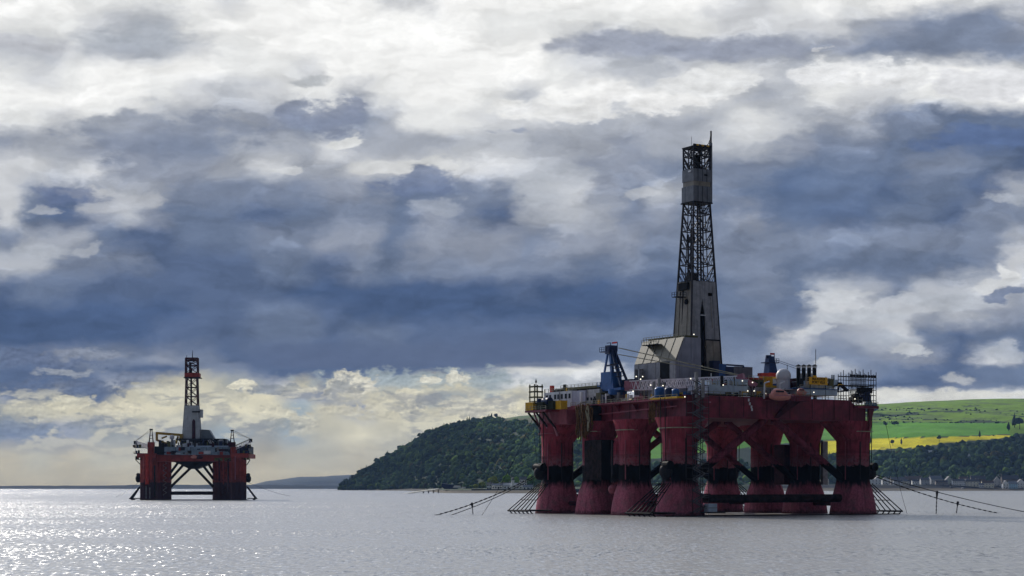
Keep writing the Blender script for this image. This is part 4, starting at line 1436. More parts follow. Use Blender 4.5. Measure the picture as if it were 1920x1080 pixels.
    MB().b2((-36.4, -35.5, 33.0), (-34.02, 19, 33.25)).build('side_walkway', REDF, rig)
    railing(rig, (-36.3, -35, 33.25), (-36.3, 19, 33.0), 1.2, 2.6)
    railing(rig, (-33.5, -35.8, 34.3), (26.5, -35.8, 34.3), 1.15, 2.4)
    # numerals column painted on the front face, streaks of white
    for i, (px_, py_) in enumerate([(1404, 750), (1406, 757), (1409, 763), (1410, 768)]):
        p = fr.onY(px_, py_, -36.1)
        MB().box(tuple(p), (0.55, 0.06, 0.8), 0).build('draft_mark', WHITE, hullbox)
    p = fr.onY(1331, 754, -36.1)
    MB().box(tuple(p), (0.8, 0.06, 0.4)).build('draft_mark', PINK, hullbox)

    # corner platforms
    p = MB().b2((-42.3, 24, 31.6), (-34.03, 36, 32.2)).build('corner_platform', RED, rig)
    for y in (26.5, 30.5, 35):
        MB().beam((-41.6, y, 31.5), (-36.5, y, 26.0), 0.5).build('strut', DARK, p)
        MB().beam((-39.5, y, 31.5), (-36.3, y, 24.2), 0.45).build('strut', PINK, p)
    q0 = fr.onY(1648, 757, -38.2)
    p = MB().b2((29, -38.2, 31.95), (q0.x, -26, 32.7)).build('corner_platform', RED, rig)
    MB().prism([(34.03, -37.5, 31.9), (q0.x - 1.2, -37.5, 31.9), (34.03, -37.5, 25.5)], (0, 0.6, 0)).build('gusset', RED, p)
    MB().prism([(34.03, -30, 31.9), (q0.x - 1.2, -30, 31.9), (34.03, -30, 25.5)], (0, 0.6, 0)).build('gusset', BRC, p)
    MB().path([(q0.x - 1.0, -30, 31.9), (q0.x - 1.0, -30, 26.5), (34.5, -30, 26.5)], 0.12, 5).build('ladder_cage', RAIL, p)
    railing(p, (q0.x - 0.2, -38, 32.7), (q0.x - 0.2, -26, 32.7))

    # growth-covered hose curtain and fender on the second column from the far left
    cx, y, r = rows[(-1, 2)]
    hb = MB().b2((-37.6, y - 3.6, 27.5), (-34.05, y + 4.2, 32.8)).build('winch_cage', DARK, rig)
    rr = random.Random(3)
    for i in range(26):
        yy = y - 5.2 + rr.random() * 7.4
        xx = -38.3 - rr.random() * 1.6
        zt_ = 33.4 - rr.random() * 2
        zb_ = 21.5 + abs(yy - y + 0.5) * 0.9 + rr.random() * 1.5
        pts = [(xx + rr.uniform(-.3, .3), yy + rr.uniform(-.4, .4), zt_ + (zb_ - zt_) * t / 5) for t in range(6)]
        MB().path(pts, 0.16 + rr.random() * 0.16, 5).build('hanging_hose', RUST if rr.random() < 0.85 else RAIL, hb)
    f0, f1 = fr.onX(1128, 870, cx - r - 1.3).y, fr.onX(1096, 870, cx - r - 1.3).y
    fb = MB().b2((cx - r - 1.2, f0, 10.5), (cx - r + 3.0, f1, 22.3)).build('fender_frame', BLK, rig)
    nb = 11
    for i in range(nb):
        yy = f0 + (f1 - f0) * i / nb
        MB().b2((cx - r - 1.5, yy + 0.05, 10.2 + (i % 3) * 0.2), (cx - r - 1.22, yy + (f1 - f0) / nb - 0.22, 22.1)).build('fender_plank', DARKB, fb)
    f2 = fr.onX(1150, 870, cx - r).y
    MB().b2((cx - r - 0.6, f2 - 0.3, 11), (cx - r + 1.5, f2 + 0.3, 22.0)).build('fender_post', DARK, rig)
    # second growth cage near the front left column and one under the deck edge of the third
    p0 = fr.onX(1237, 765, -35)
    for i in range(14):
        yy = p0.y - 3.0 + rr.random() * 7.0
        zt_ = 33.0 - rr.random()
        MB().path([(-35.6 - rr.random() * 0.6, yy + rr.uniform(-.2, .2), zt_ - t * rr.uniform(1.1, 1.6)) for t in range(5)], 0.15 + rr.random() * 0.12, 5).build('hanging_hose', RUST, rig)
    # lower sponson and shoulder on the third column
    cx, y, r = rows[(-1, 1)]
    MB().loft([ring(cx - 2.6, y + 4.3, z, q_, q_, 2.4, 14) for (z, q_) in ((8.2, 0.5), (9.4, 2.0), (10.4, 2.3), (21.0, 2.2), (22.0, 1.6), (23.4, 0.4))]).build('pipe_trunk', COLM, rig, True)
    MB().ball((cx - 3.4, y + 5.9, 7.6), 1.7, 12, 8, 0.9).build('sea_chest', REDF, rig, True)
    cx, y, r = rows[(1, 1)]
    MB().b2((cx - r - 1.6, y + 2.6, 9.0), (cx - r + 2.0, y + 7.4, 21.6)).build('pipe_trunk', BRC, rig)
    cx, y, r = rows[(1, 1)]
    MB().b2((cx + r - 1.8, y - 5.4, 9.0), (cx + r + 0.2, y - 4.2, 22.6)).build('cable_trunk', STEEL, rig)

    # stair tower in front of the near left column
    a = fr.onY(1296, 740, -38.6)
    b = fr.onY(1326, 740, -38.6)
    st = MB().b2((a.x, -38.9, 35.2), (b.x, -36.4, 35.4)).build('stair_tower', STEEL, rig)
    for x in (a.x, (a.x + b.x) / 2, b.x):
        for yy in (-39.3, -36.5):
            MB().beam((x, yy, 0.8), (x, yy, 36.6), 0.14).build('upright', LATT, st)
    zs = [1.2 + 3.1 * i for i in range(12)]
    for i, z in enumerate(zs):
        MB().b2((a.x, -39.3, z), (a.x + 1.3, -36.5, z + 0.1)).build('landing', STAIR, st)
        MB().b2((b.x - 1.3, -39.3, z + 1.5), (b.x, -36.5, z + 1.6)).build('landing', STAIR, st)
        for dy in (-39.2, -37.6):
            MB().beam((a.x + 1.2, dy, z), (b.x - 1.2, dy, z + 1.55), 0.12, 0.3).build('stair_flight', STAIR, st)
            MB().beam((b.x - 1.2, dy, z + 1.6), (a.x + 1.2, dy, z + 3.05), 0.12, 0.3).build('stair_flight', STAIR, st)
        MB().beam((a.x, -39.3, z), (b.x, -39.3, z), 0.1).beam((a.x, -39.3, z + 1), (b.x, -39.3, z + 1), 0.06).build('rail', STAIR, st)
    # landing stage with tanks at its foot
    a = fr.onY(1318, 950, -38.5)
    b = fr.onY(1352, 950, -38.5)
    ls = MB().b2((a.x, -40.5, 0.9), (b.x, -37.5, 1.3)).build('landing_stage', DARK, rig)
    MB().b2((a.x + 0.8, -40.0, 1.3), (b.x - 2.6, -38, 3.6)).build('tank', WHITEB, ls)
    MB().b2((a.x + 0.8, -40.03, 2.3), (b.x - 2.6, -39.98, 2.5)).build('tank_band', STEEL, ls)

    # ---------------- derrick
    dcx, dcy = -2.3, 0.0
    dk = empty('derrick', (0, 0, 0), 0, rig)
    z0, z1, z2 = 40.8, 95.7, 71.4
    HX = lambda z: 6.15 + (3.12 - 6.15) * min(1, (z - z0) / (z1 - z0))
    HYf = lambda z: 4.85 + (2.5 - 4.85) * min(1, (z - z0) / (z1 - z0))
    # cladding: tapering sheets side by side on four faces
    def face_panels(nm, m, fa, fb, n, za, zb_, out, holes=None):
        for i in range(n):
            f0, f1 = i / n, (i + 1) / n
            pr = 0.10 if i % 2 else 0.22
            q = []
            for (z, f) in ((za, f0 + 0.006), (za, f1 - 0.006), (zb_, f1 - 0.006), (zb_, f0 + 0.006)):
                A_, B_ = fa(z), fb(z)
                q.append(A_.lerp(B_, f) + out * pr)
            MB().prism(q, -out * 0.35).build('cladding_panel', m, dk)
    c_ = lambda i, j: (lambda z: Vector((dcx + HX(z) * i, dcy + HYf(z) * j, z)))
    face_panels('f', GREY, c_(-1, -1), c_(-0.36, -1), 2, 34.5, z2, Vector((0, -1, 0)))
    face_panels('f', GREY, c_(0.0, -1), c_(1, -1), 3, 53.5, z2, Vector((0, -1, 0)))
    face_panels('f', GREY, c_(-0.36, -1), c_(0.0, -1), 1, 66.0, z2, Vector((0, -1, 0)))
    # the tall slot for pipe: pointed head between the sheets
    zA, zB = 61.2, 66.2
    fa, fb = c_(-0.36, -1), c_(0.0, -1)
    for s in (0, 1):
        e0 = (fa if s == 0 else fb)
        tip = fa(zB).lerp(fb(zB), 0.5)
        q = [e0(zA) + Vector((0, -0.12, 0)), e0(zB) + Vector((0, -0.12, 0)), tip + Vector((0, -0.12, 0))]
        MB().prism(q, (0, 0.3, 0)).build('cladding_panel', GREY, dk)
    MB().beam(fa(60.9) + Vector((0, -0.3, 0)), fb(60.9) + Vector((0, -0.3, 0)), 0.3).build('slot_lintel', WHITE, dk)
    MB().b2((dcx - 2.2, dcy - 3.0, 36), (dcx + 0.6, dcy - 2.2, 66)).build('slot_backing', BLK, dk)
    face_panels('f', SIDE, c_(0.02, -1), c_(1, -1), 4, 36.0, 53.2, Vector((0, -1, 0)))
    face_panels('l', SIDE, c_(-1, 1), c_(-1, -1), 4, 46, z2, Vector((-1, 0, 0)))
    face_panels('r', SIDE, c_(1, -1), c_(1, 1), 4, 36, z2, Vector((1, 0, 0)))
    face_panels('b', GREY, c_(1, 1), c_(-1, 1), 5, 36, z2, Vector((0, 1, 0)))
    for (i, j) in ((-1, -1), (1, -1), (1, 1), (-1, 1)):
        f = c_(i * 1.02, j * 1.02)
        MB().beam(f(36), f(z1), 0.42).build('derrick_leg', LATT, dk)
    MB().beam(c_(0.02, -1.03)(53.4), c_(1, -1.03)(53.4), 0.4).build('cladding_trim', DARK, dk)
    for (fr_, a_, b_) in ((0.5, -0.3, 0.0),):
        pass
    MB().box((dcx + 2.0, dcy - HYf(67) - 0.4, 67.4), (1.3, 0.5, 0.9)).build('hatch', BLK, dk)
    MB().beam(Vector((dcx + 2.2, dcy - HYf(66) - 0.35, 66.5)), Vector((dcx + 2.6, dcy - HYf(57) - 0.35, 57)), 0.12).build('drain_pipe', SIDE, dk)
    # balcony and monkey-board gear on the left face
    bz = 66.6
    bx = dcx - HX(bz)
    bl = MB().b2((bx - 3.6, -1.2, bz - 0.2), (bx - 0.1, 1.6, bz)).build('balcony', DARK, dk)
    railing(bl, (bx - 3.6, -1.2, bz), (bx - 0.2, -1.2, bz), 1.3, 1.1, DARK)
    railing(bl, (bx - 3.6, 1.6, bz), (bx - 3.6, -1.2, bz), 1.3, 1.1, DARK)
    MB().box((bx - 0.4, -0.2, 69.8), (0.9, 4.6, 2.2)).build('ventilation_louvre', BLK, dk)
    MB().ball((bx - 0.2, -1.4, 65.0), 0.9, 10, 6).build('winch', BLK, dk)
    MB().cyl((bx - 0.5, 0.6, 55), (bx - 0.1, 0.6, 69), 0.18, 6).build('drain_pipe', DARK, dk)
    MB().cyl((bx - 0.6, 2.0, 48), (bx - 0.1, 2.0, 68), 0.14, 6).build('drain_pipe', DARK, dk)
    # lattice above the cladding, up to the wind box
    T = empty('lattice', (0, 0, 0), 0, dk)
    lv = [0, 0.24, 0.47, 0.70, 0.92, 1.0]
    lattice_tower(dk, (dcx, dcy, z2), z1, HX(z2), HYf(z2), HX(z1), HYf(z1), [0, 0.215, 0.43, 0.645, 0.86, 1.0], LATT, 0.42, 0.24)
    bpy.data.objects.remove(T)
    # racked pipe and travelling gear inside the lattice
    for i, (x, y, za, zb_, rr_) in enumerate([(-2.6, -1.0, 71, 88, 0.35), (-3.0, 0.4, 71, 86, 0.3), (0.4, 0, 71, 108, 0.32), (-2.9, -2.0, 74, 84, 0.25), (1.6, -1.2, 71, 96, 0.16)]):
        MB().cyl((dcx + x, dcy + y, za), (dcx + x, dcy + y, zb_), rr_, 8).build('racked_pipe', LATT, dk)
    for (x, y, z, s) in ((-3.3, -1.8, 72.6, 2.6), (-3.3, -1.2, 76, 1.2), (-3.0, -1.5, 84.2, 1.6), (-2.4, -1.0, 85.6, 1.1)):
        MB().box((dcx + x, dcy + y, z), (s, s * 0.8, s)).build('monkey_board', DARK, dk)
        MB().b2((dcx + x - s * 0.8, dcy + y - s * 0.7, z - s * 0.5 - 0.1), (dcx + x + s * 0.8, dcy + y + s * 0.7, z - s * 0.5)).build('walkway', DARK, dk)
    # wind box in two tiers with a dark gap
    for (za, zb_, gx, m_) in ((95.9, 100.7, 0.42, GREYD), (100.7, 102.2, 0.12, SIDE), (102.2, 105.9, 0.30, GREYD)):
        hx, hy = 3.12 + gx, 2.55 + gx
        wb = MB().b2((dcx - hx, dcy - hy, za), (dcx + hx, dcy + hy, zb_)).build('wind_wall', m_, dk)
        if m_ is GREYD:
            for i in range(1, 4):
                x = dcx - hx + 2 * hx * i / 4
                MB().b2((x - 0.06, dcy - hy - 0.07, za), (x + 0.06, dcy - hy - 0.01, zb_)).build('panel_rib', DARK, wb)
    MB().box((dcx - 3.6, -1.2, 105.2), (0.3, 1.2, 0.4)).build('beacon', WHITE, dk)
    MB().box((dcx + 1.3, dcy - 2.92, 104.2), (1.2, 0.1, 0.5)).build('vent', BLK, dk)
    MB().b2((dcx - 3.75, dcy - 3.2, 95.5), (dcx + 3.75, dcy + 3.2, 95.9)).build('walkway', DARK, dk)
    lattice_tower(dk, (dcx, dcy, 105.9), 112.6, 3.12, 2.55, 3.15, 2.6, [0, 0.62, 1.0], LATT, 0.42, 0.30)
    MB().b2((dcx - 0.9, -0.8, 104), (dcx + 0.9, 0.8, 110.8)).build('crown_block', BLK, dk)
    cr = MB().b2((dcx - 3.5, -2.9, 112.6), (dcx + 3.5, 2.9, 112.95)).build('crown_platform', DARK, dk)
    for i in range(7):
        x = dcx - 3.0 + i * 1.0
        MB().cyl((x, -2.4, 113.2), (x + 0.7, -2.4, 113.2), 0.42, 8).build('sheave', YEL if i % 2 else DARK, cr)
    for z in (111.5, 110.5):
        MB().b2((dcx - 3.2, -2.9, z), (dcx + 2.3, -2.7, z + 0.25)).build('girt', LATT, dk)
    MB().cyl((dcx - 2.0, 0, 112.9), (dcx - 2.0, 0, 116.2), 0.06, 5).build('aerial', LATT, dk)
    # gin pole running up the right corner
    gx_, gy_ = dcx + 3.85, dcy - 2.2
    MB().b2((gx_ - 0.3, gy_ - 0.3, 96), (gx_ + 0.3, gy_ + 0.3, 114.5)).build('mast', GREYD, dk)
    MB().b2((gx_ - 0.18, gy_ - 0.18, 114.5), (gx_ + 0.18, gy_ + 0.18, 118.2)).build('mast_tip', LATT, dk)
    for (z0_, x0_) in ((112.9, -2.6), (114.5, -1.6), (116, -0.8)):
        MB().beam((gx_ + x0_, gy_, 112.9), (gx_, gy_, z0_ + 2), 0.14).build('mast_stay', LATT, dk)

    # ---------------- grey sheeted house beside the derrick
    hs = empty('machinery_house', (0, 0, 0), 0, rig)
    YF = -9.0
    pa = fr.onY(1267, 676, YF)
    pb = fr.onY(1283, 632, YF)
    pc = fr.onY(1314, 632, YF)
    back = fr.onX(1190, 683, pa.x)
    zt_ = pb.z
    YB = back.y
    ze = pa.z
    prof = [(pa.x, 34.4), (pc.x, 34.4), (pc.x, zt_), (pb.x, zt_), (pa.x, ze)]
    MB().prism([(x, YF, z) for x, z in prof], (0, YB - YF, 0)).build('wall', GREY, hs)
    n = 10
    for i in range(n):        # roof sheets on the slope
        y0, y1 = YF + (YB - YF) * i / n, YF + (YB - YF) * (i + 1) / n
        nrm = Vector((-(zt_ - ze), 0, (pb.x - pa.x))).normalized()
        q = [Vector((pa.x, y0 + 0.05, ze)), Vector((pa.x, y1 - 0.05, ze)), Vector((pb.x, y1 - 0.05, zt_)), Vector((pb.x, y0 + 0.05, zt_))]
        pr = 0.12 if i % 2 else 0.2
        MB().prism([p + nrm * pr for p in q], -nrm * 0.1).build('roof_sheet', TAN, hs)
    for i in range(5):
        x0, x1 = pa.x + (pc.x - pa.x) * i / 5, pa.x + (pc.x - pa.x) * (i + 1) / 5
        hz = lambda x: ze + (zt_ - ze) * min(1, (x - pa.x) / (pb.x - pa.x))
        MB().prism([(x0 + 0.04, YF, 34.5), (x1 - 0.04, YF, 34.5), (x1 - 0.04, YF, hz(x1) - 0.1), (x0 + 0.04, YF, hz(x0) - 0.1)], (0, -0.1 - 0.06 * (i % 2), 0)).build('wall_panel', GREYB, hs)
    d0, d1 = fr.onX(1256, 676, pa.x), fr.onX(1238, 676, pa.x)
    wd = d0.y + (d1.y - d0.y)
    for (ya, yb, m_) in ((YF, d0.y, GREY), (d1.y, YB, GREY)):
        k = max(1, round(abs(yb - ya) / 2.4))
        for i in range(k):
            y0, y1 = ya + (yb - ya) * i / k, ya + (yb - ya) * (i + 1) / k
            MB().b2((pa.x - 0.12 - 0.06 * (i % 2), y0 + 0.04, 34.5), (pa.x - 0.01, y1 - 0.04, ze - 0.1)).build('wall_panel', m_, hs)
    MB().b2((pa.x - 0.1, d0.y, 34.5), (pa.x - 0.04, d1.y, ze - 0.2)).build('doorway', BLK, hs)
    for (yy, ww) in ((fr.onX(1199, 690, pa.x).y, 0.9), (fr.onX(1207, 700, pa.x).y, 1.0)):
        MB().cyl((pa.x - 1.2, yy, 36), (pa.x - 1.2, yy, 44.5), ww * 0.8, 10).build('silo', STEEL, hs)
    rp = fr.onX(1236, 640, pb.x)
    pl = MB().b2((pb.x - 3.0, rp.y - 2.5, zt_ - 1.6), (pb.x + 1, rp.y + 5, zt_ - 1.4)).build('roof_platform', DARK, hs)
    railing(pl, (pb.x - 3.0, rp.y + 5, zt_ - 1.4), (pb.x - 3.0, rp.y - 2.5, zt_ - 1.4), 1.5, 1.2, RAIL)
    MB().beam((pb.x - 2.8, rp.y, zt_ - 1.5), (pb.x - 2.0, rp.y - 1, zt_ - 4.5), 0.15).build('strut', DARK, pl)
    railing(hs, (pb.x + 0.2, YB, zt_ + 0.1), (pb.x + 0.2, YF, zt_ + 0.1), 1.1, 1.4, RAIL)
    MB().b2((pb.x + 0.5, YF + 1, zt_), (pc.x - 0.3, YB - 2, zt_ + 0.7)).build('roof_duct', OLV2, hs)

    # machinery right of the derrick foot
    p = fr.onY(1358, 700, -6)
    for (x0, x1, y0, y1, m_) in ((1338, 1350, 676, 712, NAVY), (1348, 1362, 682, 712, BLUE), (1360, 1376, 687, 712, NAVY), (1328, 1342, 690, 712, DARK)):
        a, b = fr.onY(x0, y0, -7), fr.onY(x1, y1, -7)
        MB().b2((a.x, -7, b.z), (b.x, -3, a.z)).build('mud_pump', m_, rig)
    a, b = fr.onY(1379, 687, -5), fr.onY(1411, 712, -5)
    MB().b2((a.x, -5, b.z), (b.x, 3, a.z)).build('equipment_shed', GREYD, rig)
    a = fr.onY(1362, 684, -6.5)
    b = fr.onY(1394, 686, -6.5)
    c = fr.onY(1394, 690, -6.5)
    MB().path([(a.x, -6.5, a.z), (b.x, -6.5, b.z), (c.x, -6.5, c.z)], 0.28, 6).build('overhead_pipe', NAVY, rig)

    # ---------------- deckhouses along the front
    def deckhouse(x0, y0, x1, y1, Y, dep, m_, name='deckhouse', wins=0, par=None):
        a, b = fr.onY(x0, y0, Y), fr.onY(x1, y1, Y)
        zz = max(34.32, b.z) if par is None else b.z
        o = MB().b2((a.x, Y, zz), (b.x, Y + dep, a.z)).build(name, m_, rig)
        for i in range(wins):
            x = a.x + (b.x - a.x) * (i + 0.5) / wins
            w_ = MB().box((x, Y - 0.03, zz + (a.z - zz) * 0.6), (0.9, 0.1, 0.8)).build('window', GLASS, o)
        MB().b2((a.x - 0.2, Y - 0.2, a.z), (b.x + 0.2, Y + dep + 0.2, a.z + 0.15)).build('roof_edge', m_, o)
        return o
    deckhouse(1326, 722, 1402, 742, -33, 9, WHITEB)
    deckhouse(1330, 714, 1360, 722, -30, 7, WHITEB, par=1)
    deckhouse(1380, 712, 1402, 722, -30, 7, WHITEB, par=1)
    deckhouse(1402, 726, 1452, 742, -31, 8, STEEL)
    deckhouse(1404, 712, 1432, 727, -28, 6, OLV2, par=1, wins=3)
    deckhouse(1500, 729, 1570, 742, -34.5, 10, WHITEB)
    deckhouse(1510, 715, 1560, 728.6, -33.0, 9, WHITEB, par=1, wins=3)
    o = deckhouse(1497, 728.5, 1571, 729.8, -34.9, 8, BLUE, par=1, name='deck_ledge')
    deckhouse(1493, 710, 1510, 726, -29, 5, BRC, name='exhaust_housing', par=1)
    # skirt at the foot of the front houses
    deckhouse(1325, 739, 1452, 742.5, -35.6, 1.2, OLIVE, name='bulwark')
    # exhaust stacks with conical caps
    for x in (1497, 1507, 1517, 1527):
        p = fr.onY(x, 690, -30)
        s = MB().cyl((p.x, -30, 36), (p.x, -30, p.z), 0.62, 12).build('exhaust_stack', BLK, rig, True)
        MB().cyl((p.x, -30, p.z), (p.x, -30, p.z + 0.55), 0.72, 12).build('stack_collar', WHITE, s)
        MB().cyl((p.x, -30, p.z + 0.6), (p.x, -30, p.z + 1.1), 1.0, 12, 0.1).build('stack_cap', BLK, s)
    a, b = fr.onY(1497, 694, -30), fr.onY(1527, 694, -30)
    MB().beam((a.x, -30, a.z), (b.x, -30, b.z), 0.18).build('stack_tie', DARK, rig)
    for x in (1502, 1512, 1522):
        p = fr.onY(x, 700, -30)
        MB().cyl((p.x, -30, 36), (p.x, -30, p.z), 0.16, 6).build('vent_pipe', STEEL, rig)
    for x in (1560, 1563.5):
        p = fr.onY(x, 703, -31)
        MB().cyl((p.x, -31, 37), (p.x, -31, p.z), 0.2, 6).build('vent_pipe', BLK, rig)
    # name sign
    a, b = fr.onY(1517, 706.5, -34.6), fr.onY(1551, 722, -34.6)
    sg = MB().b2((a.x, -34.75, b.z), (b.x, -34.55, a.z)).build('name_sign', SIGN, rig)
    MB().b2((a.x + 1.6, -34.74, a.z), (a.x + 2.9, -34.56, a.z + 0.45)).build('sign_top', SIGN, sg)
    w_, h_ = b.x - a.x, a.z - b.z
    for (txt, zz, sz) in (('PAUL B LOYD JR', b.z + h_ * 0.60, 1.02), ('PORT VILA', b.z + h_ * 0.14, 1.12)):
        cu = bpy.data.curves.new('lettering', 'FONT')
        cu.body = txt
        cu.size = sz
        cu.align_x = 'CENTER'
        cu.extrude = 0.02
        cu.offset = 0.018
        cu.materials.append(BLK)
        tc_ = bpy.data.objects.new('lettering_curve', cu)
        COL.objects.link(tc_)
        dg = bpy.context.evaluated_depsgraph_get()
        tme = bpy.data.meshes.new_from_object(tc_.evaluated_get(dg))
        bpy.data.objects.remove(tc_)
        tme.materials.clear()
        tme.materials.append(BLK)
        t_ = bpy.data.objects.new('lettering', tme)
        COL.objects.link(t_)
        t_.parent = sg
        t_.location = ((a.x + b.x) / 2, -34.78, zz)
        t_.rotation_euler = (rad(90), 0, 0)
        t_.scale = (0.68 if len(txt) > 10 else 0.95, 1, 1)
    for x in (a.x + 0.6, b.x - 0.6):
        MB().beam((x, -34.4, 34.4), (x, -34.4, a.z), 0.2).build('sign_post', DARK, sg)
    # radome
    p = fr.onY(1469, 705, -27)
    rd = MB().ball((p.x, -27, p.z), 2.25, 20, 14).build('radome', WHITED, rig, True)
    MB().cyl((p.x, -27, p.z - 4.2), (p.x, -27, p.z - 1.2), 2.0, 16).build('radome_base', WHITED, rd)
    MB().cyl((p.x, -27, 34.3), (p.x, -27, p.z - 4.2), 2.6, 12).build('radome_pedestal', STEEL, rd)
    # red and yellow machinery left of the radome
    for (x0, y0, x1, y1, Y, m_, nm) in ((1429, 699, 1455, 706, -22, REDBR, 'winch_house'), (1433, 706, 1456, 713, -24, YEL, 'winch_frame'), (1428, 722, 1456, 727, -26, YEL, 'yellow_gantry'),
                                        (1434, 706, 1437, 724, -25, YEL, 'gantry_leg'), (1446, 706, 1449, 724, -25, YEL, 'gantry_leg'), (1446, 710, 1456, 719, -24, WHITE, 'control_cab'),
                                        (1404, 708, 1430, 712, -24, REDBR, 'pipe_bundle'), (1318, 707, 1345, 710, -20, OLV2, 'pipe_bundle'), (1454, 728, 1492, 731, -32, WHITE, 'davit_beam'),
                                        (1478, 716, 1500, 742, -27, BRC, 'engine_house')):
        a, b = fr.onY(x0, y0, Y), fr.onY(x1, y1, Y)
        MB().b2((a.x, Y, b.z), (b.x, Y + 2.2, a.z)).build(nm, m_, rig)
    # lifeboat station: projecting platform with long shadowed struts
    a, b = fr.onY(1492, 738, -40), fr.onY(1521, 753, -40)
    lp = MB().b2((a.x, -40, b.z), (b.x, -36.02, a.z - 0.6)).build('lifeboat_platform', RED, rig)
    pp = fr.onY(1452, 784, -36.2)
    MB().prism([(a.x, -38.4, b.z + 0.1), (a.x + 3.4, -38.4, b.z + 0.1), (pp.x + 1.5, -36.1, pp.z), (pp.x, -36.1, pp.z)], (0, 0.9, 0.4)).build('strut', BRC, lp)
    railing(lp, (a.x, -39.9, a.z - 0.6), (b.x, -39.9, a.z - 0.6))
    a = fr.onY(1441, 747, -40)
    b = fr.onY(1481, 747, -40)
    MB().b2((a.x + 0.5, -37.4, a.z - 0.5), (b.x, -36.02, a.z)).build('davit_ledge', RED, rig)
    for x in (a.x + 1.2, b.x - 1.0):
        MB().path([(x, -36.6, a.z), (x, -36.8, a.z + 4.6), (x + 0.3, -38.6, a.z + 5.0)], 0.22, 6).build('davit', WHITE, rig)

    # ---------------- accommodation block at the far left
    AX = -33.0
    a = fr.onX(1072, 735, AX)
    b = fr.onX(1020, 735, AX)
    ac = MB().b2((AX, a.y, 32.9), (AX + 9, b.y, fr.onX(1046, 734.5, AX).z)).build('accommodation_block', WHITE, rig)
    zw = fr.onX(1046, 744, AX).z
    for px_ in (1025.5, 1031.5, 1041, 1047, 1053.5, 1061, 1068):
        p = fr.onX(px_, 744, AX)
        MB().box((AX - 0.04, p.y, zw), (0.12, 1.0, 1.5)).build('window', GLASS, ac)
    p = fr.onX(1049.5, 744, AX)
    MB().b2((AX - 0.2, p.y - 0.12, 33), (AX - 0.05, p.y + 0.12, fr.onX(1049, 735, AX).z)).build('corner_trim', STEEL, ac)
    ztop = fr.onX(1046, 734.5, AX).z
    railing(ac, (AX + 0.2, a.y, ztop), (AX + 0.2, b.y, ztop), 1.1, 2.2)
    for (px_, w_, h_, m_, nm) in ((1035, 2.0, 2.4, REDBR, 'roof_tank'), (1041, 1.5, 1.0, DARK, 'roof_vent'), (1048, 3.6, 1.1, DARK, 'roof_vent'), (1059, 1.5, 2.4, OLIVE, 'roof_vent'), (1063, 1.0, 1.2, YEL, 'roof_vent')):
        p = fr.onX(px_, 733, AX + 3)
        MB().box((AX + 3, p.y, ztop + h_ / 2), (w_ * 0.5, w_ * 0.6, h_)).build(nm, m_, ac)
    # block behind: bluish end and grey deckhouse
    a2 = fr.onX(1097, 735, AX)
    a3 = fr.onX(1121, 735, AX)
    MB().b2((AX + 0.1, a2.y, 33.0), (AX + 10, a.y - 0.02, ztop - 0.2)).build('accommodation_block', GREYW, rig)
    ob = MB().b2((AX + 0.6, a3.y, 33.1), (AX + 10, a2.y - 0.02, ztop - 0.1)).build('workshop_block', WHITEB2, rig)
    for px_, py_ in ((1102, 748), (1109, 748), (1115, 746)):
        p = fr.onX(px_, py_, AX + 0.6)
        MB().box((AX + 0.56, p.y, p.z), (0.1, 0.9, 0.9)).build('window', GLASS, ob)
    # helideck edge behind the blocks
    a = fr.onX(1074, 731, -28)
    b = fr.onX(1150, 727, -20)
    hd = MB().b2((-30, 12, ztop + 0.6), (-8, 34, ztop + 1.3)).build('helideck', OLV2, rig)
    railing(hd, (-30.2, 34, ztop + 1.2), (-30.2, 12, ztop + 1.2), 0.9, 2.0)
    for y in (14, 20, 26, 32):
        MB().beam((-29, y, 33.4), (-29, y, ztop + 0.7), 0.35).build('post', DARK, hd)

    # lattice watch cabin on the far left corner platform
    p = fr.onX(1005, 756, -40)
    wc = MB().b2((-41.6, p.y - 1.6, 35.0), (-38.4, p.y + 1.6, 35.2)).build('lookout_cabin', OLV2, rig)
    for dx in (-1.4, 1.4):
        for dy in (-1.4, 1.4):
            MB().beam((-40 + dx, p.y + dy, 32.2), (-40 + dx, p.y + dy, 40.4), 0.3).build('post', OLV2, wc)
    for z in (34.2, 36.1, 37.8, 39.4):
        MB().b2((-41.6, p.y - 1.7, z), (-41.3, p.y + 1.7, z + 0.5)).b2((-41.6, p.y - 1.7, z), (-38.4, p.y - 1.4, z + 0.5)).build('board', OLV2, wc)
    MB().cyl((-40, p.y, 38), (-40, p.y, 42.2), 0.1, 6).build('aerial', DARK, wc)
    MB().cyl((-40, p.y, 41.0), (-40, p.y, 42.0), 0.35, 8, 0.1).build('lamp_head', DARK, wc)
    railing(rig, (-42.2, 24, 32.2), (-42.2, 35.8, 32.2))

    # ---------------- scaffold and winches on the right corner
    a, b = fr.onY(1592, 709, -33), fr.onY(1641, 709, -33)
    sc = MB().b2((a.x, -33.4, 39.0), (b.x, -28, 39.15)).build('scaffold', DARK, rig)
    n = 10
    zs_ = [33.0, 34.6, 36.2, 37.8, 39.4, 40.9, 42.0]
    for i in range(n + 1):
        x = a.x + (b.x - a.x) * i / n
        for yy in (-33.4, -28.2):
            zt2 = 42.6 + (i % 3) * 0.7
            MB().beam((x, yy, 32.6 if i > 5 or yy > -30 else 36), (x, yy, zt2), 0.15).build('scaffold_pole', DARK, sc)
    for z in zs_:
        for yy in (-33.4, -28.2):
            x0 = a.x if z > 35.5 else a.x + (b.x - a.x) * 0.5
            MB().beam((x0, yy, z), (b.x, yy, z), 0.16 if z < 41.5 else 0.3).build('scaffold_rail', DARK, sc)
        MB().beam((b.x, -33.4, z), (b.x, -28.2, z), 0.14).build('scaffold_rail', DARK, sc)
